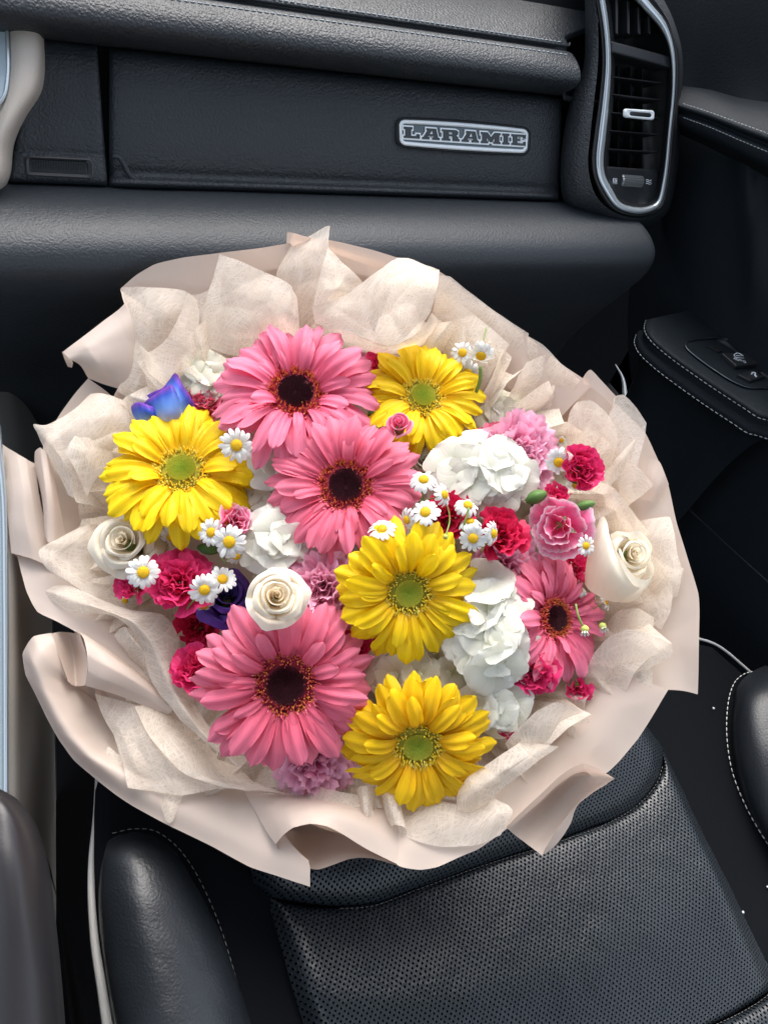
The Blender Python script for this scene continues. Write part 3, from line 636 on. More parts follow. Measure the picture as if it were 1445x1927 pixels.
# driver side armrest lid, bottom left
ar = empty('console_armrest', tuple(U(40, 1750, .45)), 'rounded dark brown leather armrest lid at the lower left corner', 'armrest')
la = [[(-90, 1462, .50), (-40, 1466, .47), (0, 1484, .46), (22, 1496, .47), (36, 1508, .50), (40, 1520, .56)],
      [(-90, 1500, .46), (-40, 1500, .435), (10, 1512, .43), (40, 1528, .445), (60, 1540, .48), (66, 1550, .56)],
      [(-90, 1580, .44), (-40, 1580, .42), (20, 1590, .418), (60, 1602, .43), (84, 1612, .47), (90, 1620, .56)],
      [(-90, 1700, .43), (-40, 1700, .41), (30, 1700, .408), (72, 1710, .42), (98, 1718, .46), (104, 1724, .56)],
      [(-90, 1850, .42), (-40, 1850, .40), (34, 1850, .40), (82, 1850, .41), (110, 1850, .45), (117, 1850, .56)],
      [(-90, 2050, .41), (-40, 2050, .39), (40, 2050, .39), (94, 2050, .40), (124, 2050, .44), (132, 2050, .56)]]
loft('armrest_lid', [[U(*p) for p in r] for r in la], M['armrest'], nu=40, nv=50, parent=ar)
loft('armrest_side', [[U(*p) for p in r] for r in ([(60, 1560, .56), (110, 1700, .58), (125, 1850, .57), (150, 2050, .55)], [(80, 1560, .75), (120, 1740, .75), (150, 1850, .72), (190, 2050, .66)])], M['dull'], nu=20, nv=4, parent=ar)

# ------------------------------------------------------------------ passenger seat
seat = empty('passenger_seat', tuple(SP(900, 1600, -.1)), 'black perforated leather passenger seat cushion under the bouquet', 'car seat')
bpts = [(182, 1452), (560, 1425), (900, 1318), (1180, 1228), (1290, 1200), (1345, 1212), (1445, 1300), (1560, 1500), (1700, 2100), (150, 2150), (205, 1930), (182, 1760), (172, 1650), (176, 1560)]
poly_slab('seat_base', [SP(x, y, -.012) for x, y in bpts], SNW, .10, M['suede'], seat, .012)
tube('seat_front_piping', [SP(1285, 1199, -.012), SP(1318, 1203, -.014), SP(1350, 1215, -.014), SP(1400, 1255, -.014), SP(1450, 1302, -.014), SP(1520, 1400, -.014)], .0015, M['pipe'], seat)
tube('seat_side_piping', [SP(184, 1450, -.03), SP(180, 1540, -.025), SP(173, 1620, -.02), SP(173, 1690, -.015), SP(180, 1780, -.012), SP(191, 1850, -.01), SP(205, 1940, -.01), SP(225, 2050, -.01)], .003, M['pipe'], seat, radii=list(np.linspace(.0016, .0042, 40)))
def srows(rows): return [[SP(*p) for p in r] for r in rows]
seamf = [(480, 1672), (520, 1688), (580, 1700), (640, 1706), (700, 1701), (780, 1672), (900, 1628), (1060, 1577), (1150, 1542), (1205, 1506), (1236, 1468), (1247, 1436), (1250, 1412)]
def shift(pts, dx_, dy, h): return [(x + dx_, y + dy, h) for x, y in pts]
front = []
far = [(430, 1400), (480, 1395), (560, 1380), (640, 1370), (700, 1355), (780, 1340), (880, 1300), (980, 1270), (1060, 1250), (1110, 1245), (1140, 1255), (1160, 1275), (1175, 1310)]
def mix(a, b, t): return [(p[0] * (1 - t) + q[0] * t, p[1] * (1 - t) + q[1] * t) for p, q in zip(a, b)]
for t, h in ((0, -.012), (.0, -.004), (.02, .002), (.07, .010), (.2, .018), (.5, .02), (1, .01)):
    r = mix(seamf, far, t); n_ = len(r)
    front.append([(x, y, h - (.018 if i in (0, n_ - 1) else (.005 if i in (1, n_ - 2) else 0))) for i, (x, y) in enumerate(r)])
loft('cushion_front', srows(front), M['perf'], nu=110, nv=60, parent=seat, uvmode='seat', wr=.0014, wf=16)
rear_b = [(585, 1975), (640, 2010), (700, 2030), (780, 2040), (880, 2050), (980, 2048), (1090, 2030), (1190, 1992), (1270, 1958), (1340, 1927), (1400, 1898), (1440, 1872), (1462, 1850)]
seamr = [(492, 1655), (520, 1690), (580, 1702), (640, 1708), (700, 1703), (780, 1674), (900, 1630), (1060, 1579), (1150, 1544), (1207, 1508), (1238, 1470), (1249, 1440), (1226, 1366)]
lw = [(497, 1676), (540, 1700), (600, 1709), (660, 1706), (720, 1695), (800, 1665), (900, 1630), (1060, 1579), (1150, 1544), (1207, 1508), (1238, 1470), (1249, 1438), (1224, 1366)]
rear = []
for t, h in ((0, -.012), (0, -.004), (.02, -.0005), (.08, .003), (.2, .007), (.38, .011), (.55, .013), (.75, .010), (.92, .005), (.985, .001), (1, -.004), (1, -.012)):
    r = mix(lw, rear_b, t); n_ = len(r)
    rear.append([(x, y, h - (.016 if i in (0, n_ - 1) else (.0 if i in (1, n_ - 2) else -.001))) for i, (x, y) in enumerate(r)])
loft('cushion_rear', srows(rear), M['perf'], nu=140, nv=90, parent=seat, uvmode='seat', wr=.0014, wf=16)
b3 = [(x + 25, y + 180) for x, y in rear_b]
loft('cushion_back', srows([[(x, y, -.012) for x, y in rear_b], [(x + 1, y + 3, -.002) for x, y in rear_b], [(x + 4, y + 14, .006) for x, y in rear_b], [(x, y, .01) for x, y in b3]]), M['perf'], nu=80, nv=24, parent=seat, uvmode='seat')
stitches('stitch_row', [SP(x, y + 4, .0015) for x, y in seamf[3:-1]], seat, pitch=.0042, ln=.0026, r=.0003, mt=mat('dark_thread', (.13, .12, .11), .8))
stitches('stitch_row', [SP(x, y + 4, .001) for x, y in rear_b[4:]], seat, pitch=.0042, ln=.0026, r=.0003, mt=bpy.data.materials['dark_thread'])
# left bolster
lb = [[(196, 1600, -.012), (205, 1580, -.005), (240, 1566, .0), (285, 1570, .0), (320, 1590, -.005), (335, 1605, -.012)],
      [(188, 1640, -.012), (200, 1612, .02), (245, 1592, .032), (300, 1598, .03), (345, 1625, .012), (358, 1645, -.012)],
      [(185, 1700, -.012), (197, 1680, .025), (255, 1665, .044), (320, 1662, .04), (375, 1690, .014), (390, 1705, -.012)],
      [(190, 1780, -.012), (205, 1765, .025), (270, 1755, .048), (350, 1750, .042), (410, 1770, .016), (424, 1780, -.012)],
      [(200, 1850, -.012), (215, 1845, .025), (290, 1840, .048), (375, 1838, .042), (436, 1845, .016), (450, 1850, -.012)],
      [(215, 1940, -.012), (232, 1940, .025), (310, 1940, .048), (400, 1940, .042), (464, 1940, .016), (478, 1940, -.012)],
      [(240, 2100, -.012), (260, 2100, .025), (345, 2100, .048), (445, 2100, .042), (515, 2100, .016), (530, 2100, -.012)]]
loft('side_bolster', srows(lb), M['seat'], nu=60, nv=80, parent=seat, wr=.0012, wf=22)
stitches('stitch_row', [SP(*p) for p in ((212, 1568, -.009), (250, 1560, -.009), (290, 1563, -.009), (330, 1590, -.009), (358, 1625, -.009), (388, 1680, -.009), (415, 1745, -.009), (437, 1815, -.009), (455, 1880, -.009), (475, 1940, -.009), (500, 2020, -.009))], seat, pitch=.0055, ln=.0035, r=.00035, mt=mat('dim_thread', (.22, .22, .21), .8))
rb = [[(1440, 1252, -.012), (1418, 1262, -.004), (1400, 1275, -.004), (1386, 1295, -.004), (1380, 1320, -.012)][::-1],
      [(1374, 1370, -.012), (1384, 1350, .005), (1405, 1320, .02), (1440, 1300, .03), (1500, 1290, .03)],
      [(1378, 1430, -.012), (1392, 1420, .008), (1425, 1400, .028), (1480, 1380, .04), (1560, 1370, .04)],
      [(1396, 1500, -.012), (1412, 1490, .008), (1450, 1480, .028), (1520, 1470, .042), (1600, 1460, .04)],
      [(1425, 1560, -.012), (1440, 1555, .008), (1490, 1550, .03), (1560, 1550, .042), (1660, 1550, .04)],
      [(1500, 1680, -.012), (1515, 1675, .008), (1560, 1670, .03), (1620, 1670, .042), (1700, 1670, .04)]]
loft('side_bolster', srows(rb), M['seat'], nu=40, nv=50, parent=seat)
stitches('stitch_row', [SP(*p) for p in ((1425, 1262, -.007), (1400, 1268, -.008), (1383, 1282, -.009), (1373, 1305, -.009), (1367, 1345, -.009), (1368, 1400, -.009), (1378, 1455, -.009), (1400, 1512, -.009), (1432, 1570, -.009), (1475, 1630, -.009))], seat, pitch=.0062, ln=.0042, r=.0006, mt=mat('white_thread', (.6, .6, .58), .7))
for i, (x, y) in enumerate(((1341, 1333), (1396, 1717), (1443, 1669))):
    V = []; c0 = SP(x, y, -.0105); 
    for k in range(3):
        for j in range(6):
            a = j * math.pi / 3 + k; r = (.0011, .0013, .0006)[k] * (1 + .3 * math.sin(j * 2.3 + i)); V.append(c0 + XW * r * math.cos(a) + dirW(AS) * r * math.sin(a) + SNW * (.0002 + .0009 * k))
    me = mesh('paper_crumb', V, grid_faces(3, 6, True) + [tuple(12 + j for j in range(6))], M['crumb'])
    o = obj('paper_crumb', me); tag(o, ['tiny white crumb on the dark strip right of the bouquet', 'tiny white crumb by the right edge of the perforated cushion', 'tiny white crumb nearest the right picture edge on the seat'][i], 'crumb', 'crumbs on the seat')

# ------------------------------------------------------------------ wrapping paper and tissue
bc = P(690, 1080, .2)
wrap = empty('wrapping_paper', tuple(bc), 'matte blush pink paper wrapped round the bouquet with curled corners', 'wrapping paper')
tiss = empty('tissue_wrap', tuple(bc), 'crumpled ivory fibre tissue layered inside the blush paper around the flowers', 'tissue paper')
cnt = [0]
def PP(rows): return [[P(*p) for p in r] for r in rows]
def pap(rows, nu=44, nv=26, wr=.0009, name='paper_sheet'):
    cnt[0] += 1
    return loft(name, PP(rows), M['paper'], int(nu * 1.3), int(nv * 1.5), parent=wrap, wr=wr * 1.5, wf=19, seed=cnt[0], crumple=wr > .0005, ten=.45)
def tis(rows, nu=70, nv=56, wr=.0026):
    cnt[0] += 1
    return loft('tissue_sheet', PP(rows), M['tissue'], nu, nv, parent=tiss, wr=wr, wf=24, seed=cnt[0], crumple=True, ten=.5)
# the cone that holds everything, from its rim to the flowers and down to the tied stems
rim = [(560, 480), (700, 500), (860, 560), (1000, 665), (1110, 750), (1190, 850), (1240, 980), (1275, 1120), (1230, 1260), (1130, 1390), (1000, 1490), (860, 1570), (730, 1570), (600, 1560), (470, 1570), (330, 1510), (220, 1420), (150, 1290), (110, 1160), (90, 1020), (120, 880), (190, 740), (280, 590), (410, 510)]
ctr = (680, 1060)
def ringp(s, k): return [(ctr[0] + (x - ctr[0]) * s, ctr[1] + (y - ctr[1]) * s, k) for x, y in rim]
loft('paper_cone', PP([ringp(.96, .012), ringp(.85, .035), ringp(.7, .06), ringp(.5, .078), ringp(.25, .085), ringp(.02, .088)]), M['paper'], 120, 40, closed=True, parent=wrap, wr=.0015, wf=18)
loft('paper_cone', PP([ringp(.955, .013), ringp(.85, .06), ringp(.6, .12), ringp(.35, .17), ringp(.14, .2), ringp(.10, .22)]), M['paper'], 120, 20, closed=True, parent=wrap, wr=.002, wf=18)
# back sheet
pap([[(227, 543, .004), (258, 517, .004), (292, 497, .003), (345, 485, .003), (410, 477, .002), (480, 468, .0), (541, 459, .0), (620, 452, .0), (700, 471, .0), (770, 492, .0), (828, 512, .0), (872, 545, .002), (925, 583, .002), (995, 634, .003), (1060, 688, .003), (1115, 724, .004)],
     [(245, 590, .016), (275, 565, .016), (310, 545, .014), (360, 530, .014), (425, 520, .014), (485, 512, .014), (545, 505, .014), (620, 505, .014), (695, 520, .014), (760, 540, .014), (812, 565, .014), (850, 595, .014), (900, 635, .014), (960, 690, .014), (1015, 740, .014), (1060, 780, .014)],
     [(330, 720, .05), (350, 700, .05), (380, 680, .05), (420, 670, .05), (460, 660, .05), (510, 650, .05), (560, 640, .05), (620, 640, .05), (680, 650, .05), (730, 660, .05), (770, 680, .05), (810, 700, .05), (850, 740, .05), (900, 790, .05), (950, 840, .05), (990, 880, .05)]], 90, 30, .001)
pap([[(541, 437, -.004), (552, 438, -.012), (580, 446, -.010), (621, 452, -.008), (700, 470, -.006), (770, 492, -.004), (827, 511, -.002)],
     [(540, 448, .002), (550, 450, -.006), (580, 458, -.005), (621, 465, -.004), (700, 485, -.003), (765, 508, -.001), (822, 530, .002)],
     [(539, 461, .006), (549, 462, .002), (580, 468, .003), (621, 476, .003), (695, 500, .003), (760, 526, .004), (816, 550, .008)]], 60, 16, .0004)
# upper left corner
pap([[(118, 662, -.010), (150, 637, -.008), (200, 598, -.003), (236, 569, .0), (232, 556, .002), (228, 543, .004)],
     [(132, 676, -.010), (165, 655, -.012), (208, 630, -.006), (242, 612, .0), (262, 600, .006), (285, 590, .012)],
     [(150, 688, -.004), (182, 684, -.008), (215, 680, -.002), (250, 672, .006), (280, 665, .016), (310, 660, .024)],
     [(166, 714, .010), (195, 725, .010), (230, 735, .014), (262, 745, .022), (300, 750, .035), (330, 755, .05)]], 40, 30, .001)
pap([[(117, 661, -.009), (122, 676, -.004), (128, 690, .0)], [(133, 672, -.004), (138, 683, .002), (136, 692, .004)]], 10, 6, 0)
# left strips
pap([[(166, 712, .006), (140, 742, .004), (116, 775, .002), (96, 808, .0), (82, 840, -.002), (76, 880, -.004), (82, 940, -.003), (86, 1000, -.002), (82, 1063, -.002)],
     [(205, 740, .016), (175, 775, .014), (150, 810, .012), (128, 850, .008), (112, 890, .004), (104, 930, .004), (108, 970, .006), (116, 1020, .008), (122, 1085, .006)],
     [(260, 800, .045), (240, 830, .045), (215, 860, .04), (195, 900, .035), (180, 930, .03), (175, 960, .03), (178, 1000, .03), (188, 1050, .03), (200, 1100, .03)]], 50, 26, .001)
pap([[(0, 832, -.006), (14, 842, -.007), (33, 853, -.008), (52, 863, -.006), (69, 872, .0)],
     [(6, 900, -.010), (22, 905, -.012), (42, 910, -.013), (60, 920, -.010), (76, 930, -.002)],
     [(14, 970, -.010), (30, 975, -.012), (50, 982, -.013), (70, 995, -.008), (92, 1010, .0)],
     [(20, 1041, -.008), (40, 1046, -.010), (62, 1052, -.010), (90, 1064, -.006), (120, 1082, .002)]], 30, 30, .0008)
pap([[(66, 880, .0), (66, 850, -.008), (76, 842, -.014), (88, 852, -.014), (98, 876, -.006)],
     [(80, 940, .0), (80, 925, -.012), (86, 920, -.018), (98, 928, -.016), (112, 945, -.006)],
     [(84, 1000, .0), (84, 1008, -.010), (90, 1020, -.014), (104, 1024, -.012), (124, 1005, .0)]], 26, 20, .0004)
pap([[(20, 1040, .002), (33, 1048, -.002), (42, 1080, -.004), (52, 1115, -.006), (72, 1152, -.008), (112, 1172, -.009), (150, 1193, -.008), (200, 1230, -.006), (250, 1270, -.004), (320, 1340, -.002)],
     [(60, 1030, .006), (78, 1055, .0), (88, 1080, -.003), (102, 1105, -.004), (125, 1135, -.004), (165, 1160, -.004), (205, 1190, .0), (250, 1225, .003), (290, 1265, .004), (345, 1320, .004)],
     [(120, 1000, .02), (150, 1040, .018), (170, 1070, .018), (190, 1100, .018), (220, 1135, .02), (250, 1165, .024), (280, 1200, .028), (310, 1240, .03), (340, 1280, .03), (375, 1330, .03)]], 60, 24, .0008)
# rolled pieces on the left
pap([[(97, 1192, -.012), (112, 1189, -.004), (130, 1190, .006), (142, 1192, .002), (151, 1191, -.012)],
     [(113, 1237, -.014), (126, 1237, .0), (140, 1240, .008), (155, 1242, .0), (166, 1244, -.018)],
     [(129, 1282, -.012), (136, 1288, -.006), (144, 1291, .0), (153, 1291, -.006), (161, 1289, -.016)]], 30, 20, .0003)
pap([[(151, 1190, -.012), (160, 1208, -.018), (165, 1232, -.022), (166, 1262, -.021), (160, 1290, -.015)],
     [(178, 1206, -.012), (190, 1225, -.020), (196, 1250, -.024), (194, 1278, -.022), (184, 1297, -.014)],
     [(215, 1230, -.009), (228, 1248, -.018), (234, 1270, -.021), (230, 1292, -.018), (220, 1308, -.011)],
     [(262, 1265, -.004), (272, 1280, -.010), (276, 1296, -.013), (272, 1312, -.011), (262, 1325, -.007)],
     [(318, 1318, .002), (324, 1326, .0), (326, 1334, -.002), (322, 1340, -.002), (316, 1344, .0)]], 30, 40, .0004)
pap([[(97, 1191, -.012), (64, 1198, -.010), (43, 1230, -.002), (48, 1270, -.0), (76, 1322, -.0), (108, 1380, -.002), (142, 1430, -.005), (185, 1468, -.007), (250, 1515, -.010), (330, 1558, -.012), (400, 1593, -.013), (470, 1631, -.015), (530, 1650, -.018), (584, 1668, -.021)],
     [(104, 1212, -.013), (78, 1222, -.022), (66, 1250, -.024), (80, 1295, -.021), (104, 1338, -.018), (134, 1385, -.016), (168, 1422, -.015), (215, 1452, -.014), (285, 1495, -.013), (355, 1532, -.012), (420, 1565, -.012), (485, 1598, -.014), (540, 1622, -.018), (584, 1648, -.021)],
     [(113, 1238, -.012), (100, 1250, -.018), (98, 1275, -.017), (115, 1312, -.012), (145, 1350, -.006), (175, 1385, -.003), (210, 1415, -.002), (262, 1440, -.002), (325, 1470, -.002), (390, 1500, -.002), (445, 1530, -.004), (495, 1558, -.008), (540, 1590, -.014), (583, 1626, -.020)],
     [(129, 1282, -.008), (132, 1284, .0), (140, 1288, .006), (160, 1305, .012), (190, 1330, .018), (225, 1358, .022), (262, 1385, .024), (310, 1405, .026), (365, 1425, .026), (415, 1445, .022), (450, 1470, .014), (480, 1500, .004), (520, 1550, -.008), (560, 1610, -.016)]], 110, 40, .0008)
# bottom roll
pap([[(520, 1588, -.022), (534, 1572, -.028), (552, 1559, -.033), (584, 1552, -.036), (614, 1556, -.034), (640, 1567, -.030), (690, 1598, -.024), (760, 1633, -.018)],
     [(500, 1560, -.014), (520, 1545, -.020), (545, 1535, -.025), (585, 1530, -.028), (625, 1532, -.027), (660, 1542, -.024), (710, 1565, -.018), (775, 1600, -.012)],
     [(461, 1492, .004), (500, 1494, .0), (540, 1496, .0), (590, 1498, .0), (640, 1500, .0), (690, 1505, .0), (740, 1515, .002), (790, 1530, .006)]], 60, 26, .0006)
pap([[(519, 1590, -.020), (528, 1604, -.014), (543, 1618, -.010), (568, 1631, -.009), (598, 1636, -.010), (630, 1626, -.011), (664, 1614, -.012), (698, 1615, -.013), (760, 1632, -.015)],
     [(517, 1578, -.010), (530, 1585, .0), (548, 1590, .006), (570, 1594, .008), (598, 1594, .008), (630, 1592, .006), (664, 1592, .004), (700, 1600, .0), (760, 1622, -.006)],
     [(530, 1560, .0), (540, 1562, .010), (555, 1564, .016), (572, 1566, .018), (598, 1566, .018), (630, 1568, .014), (664, 1574, .010), (700, 1588, .004), (760, 1612, .0)]], 60, 16, .0004)
# bottom right
pap([[(738, 1616, -.019), (750, 1630, -.020), (790, 1637, -.018), (822, 1632, -.017), (862, 1614, -.015), (900, 1598, -.015), (950, 1562, -.012), (1010, 1515, -.008), (1075, 1462, -.006), (1140, 1455, -.006), (1200, 1390, -.008), (1256, 1298, -.010)],
     [(750, 1570, -.010), (770, 1580, -.012), (800, 1582, -.012), (832, 1572, -.010), (866, 1556, -.009), (900, 1538, -.008), (945, 1505, -.006), (1000, 1458, -.002), (1050, 1415, -.002), (1100, 1380, -.004), (1150, 1330, -.005), (1195, 1275, -.005)],
     [(770, 1490, .02), (790, 1490, .02), (815, 1490, .02), (840, 1484, .02), (866, 1474, .02), (892, 1460, .02), (925, 1440, .02), (970, 1400, .02), (1010, 1360, .02), (1050, 1320, .02), (1085, 1280, .02), (1120, 1235, .02)]], 70, 24, .0008)
pap([[(952, 1557, -.015), (975, 1534, -.018), (1005, 1506, -.022), (1050, 1462, -.027), (1075, 1444, -.029), (1098, 1436, -.030), (1125, 1446, -.028), (1156, 1465, -.024)],
     [(972, 1574, -.004), (995, 1556, .002), (1025, 1530, .006), (1062, 1494, .006), (1085, 1474, .002), (1105, 1462, -.004), (1128, 1460, -.014), (1156, 1465, -.024)],
     [(996, 1592, -.003), (1010, 1580, .0), (1035, 1556, .003), (1068, 1520, .002), (1090, 1496, -.002), (1112, 1480, -.008), (1132, 1472, -.016), (1156, 1465, -.024)],
     [(1020, 1610, -.012), (1026, 1596, -.012), (1044, 1566, -.013), (1068, 1534, -.015), (1092, 1508, -.017), (1116, 1490, -.019), (1136, 1478, -.021), (1156, 1465, -.024)]], 44, 30, .0004)
pap([[(1020, 1610, -.0125), (1028, 1594, -.016), (1044, 1566, -.020), (1068, 1534, -.021), (1092, 1508, -.021)],
     [(1021, 1609, -.0115), (1042, 1594, -.014), (1060, 1572, -.015), (1074, 1548, -.016), (1082, 1522, -.017)]], 20, 8, .0)
# right side
pap([[(1160, 762, .006), (1190, 790, .006), (1212, 812, .005), (1236, 862, .004), (1255, 905, .002), (1272, 985, -.002), (1292, 1050, -.006), (1313, 1120, -.012), (1314, 1220, -.014), (1312, 1307, -.012)],
     [(1130, 800, .014), (1155, 830, .014), (1175, 860, .014), (1195, 910, .012), (1212, 950, .010), (1225, 1000, .008), (1242, 1060, .006), (1262, 1130, .002), (1275, 1220, -.004), (1285, 1300, -.008)],
     [(1090, 850, .035), (1105, 880, .035), (1120, 920, .035), (1135, 960, .035), (1150, 1000, .03), (1162, 1050, .028), (1172, 1110, .025), (1184, 1180, .016), (1200, 1240, .006), (1216, 1297, -.002)]], 60, 30, .0009)
pap([[(1050, 684, .006), (1085, 706, .007), (1120, 730, .008), (1168, 768, .009)], [(1040, 720, .018), (1070, 745, .018), (1100, 770, .018), (1140, 805, .018)], [(1020, 770, .034), (1050, 790, .034), (1075, 815, .034), (1105, 850, .034)]], 20, 12)
pap([[(1096, 712, -.001), (1102, 702, -.004), (1110, 695, -.004), (1130, 715, -.002), (1158, 745, .0)], [(1100, 722, .003), (1112, 728, .001), (1125, 738, .001), (1140, 752, .002), (1152, 766, .004)]], 16, 8, .0002)
pap([[(1222, 862, -.004), (1240, 868, -.006), (1252, 895, -.006), (1258, 912, -.004)], [(1214, 900, .0), (1226, 905, -.004), (1236, 920, -.004), (1242, 932, .0)], [(1206, 940, .006), (1216, 942, .003), (1226, 944, .002), (1234, 948, .004)]], 14, 12, .0004)

pap([[(505, 1535, .022), (560, 1535, .026), (640, 1540, .022), (720, 1565, .014), (770, 1590, .004)], [(520, 1580, .008), (570, 1590, .014), (640, 1588, .010), (715, 1595, .002), (765, 1612, -.006)], [(530, 1602, -.006), (572, 1628, -.004), (640, 1616, -.005), (710, 1612, -.008), (762, 1626, -.012)]], 30, 12)
pap([[(92, 1195, .010), (140, 1196, .014), (210, 1236, .014)], [(118, 1250, .008), (160, 1285, .016), (240, 1320, .018)], [(150, 1320, .012), (200, 1360, .02), (280, 1400, .022)]], 20, 16)
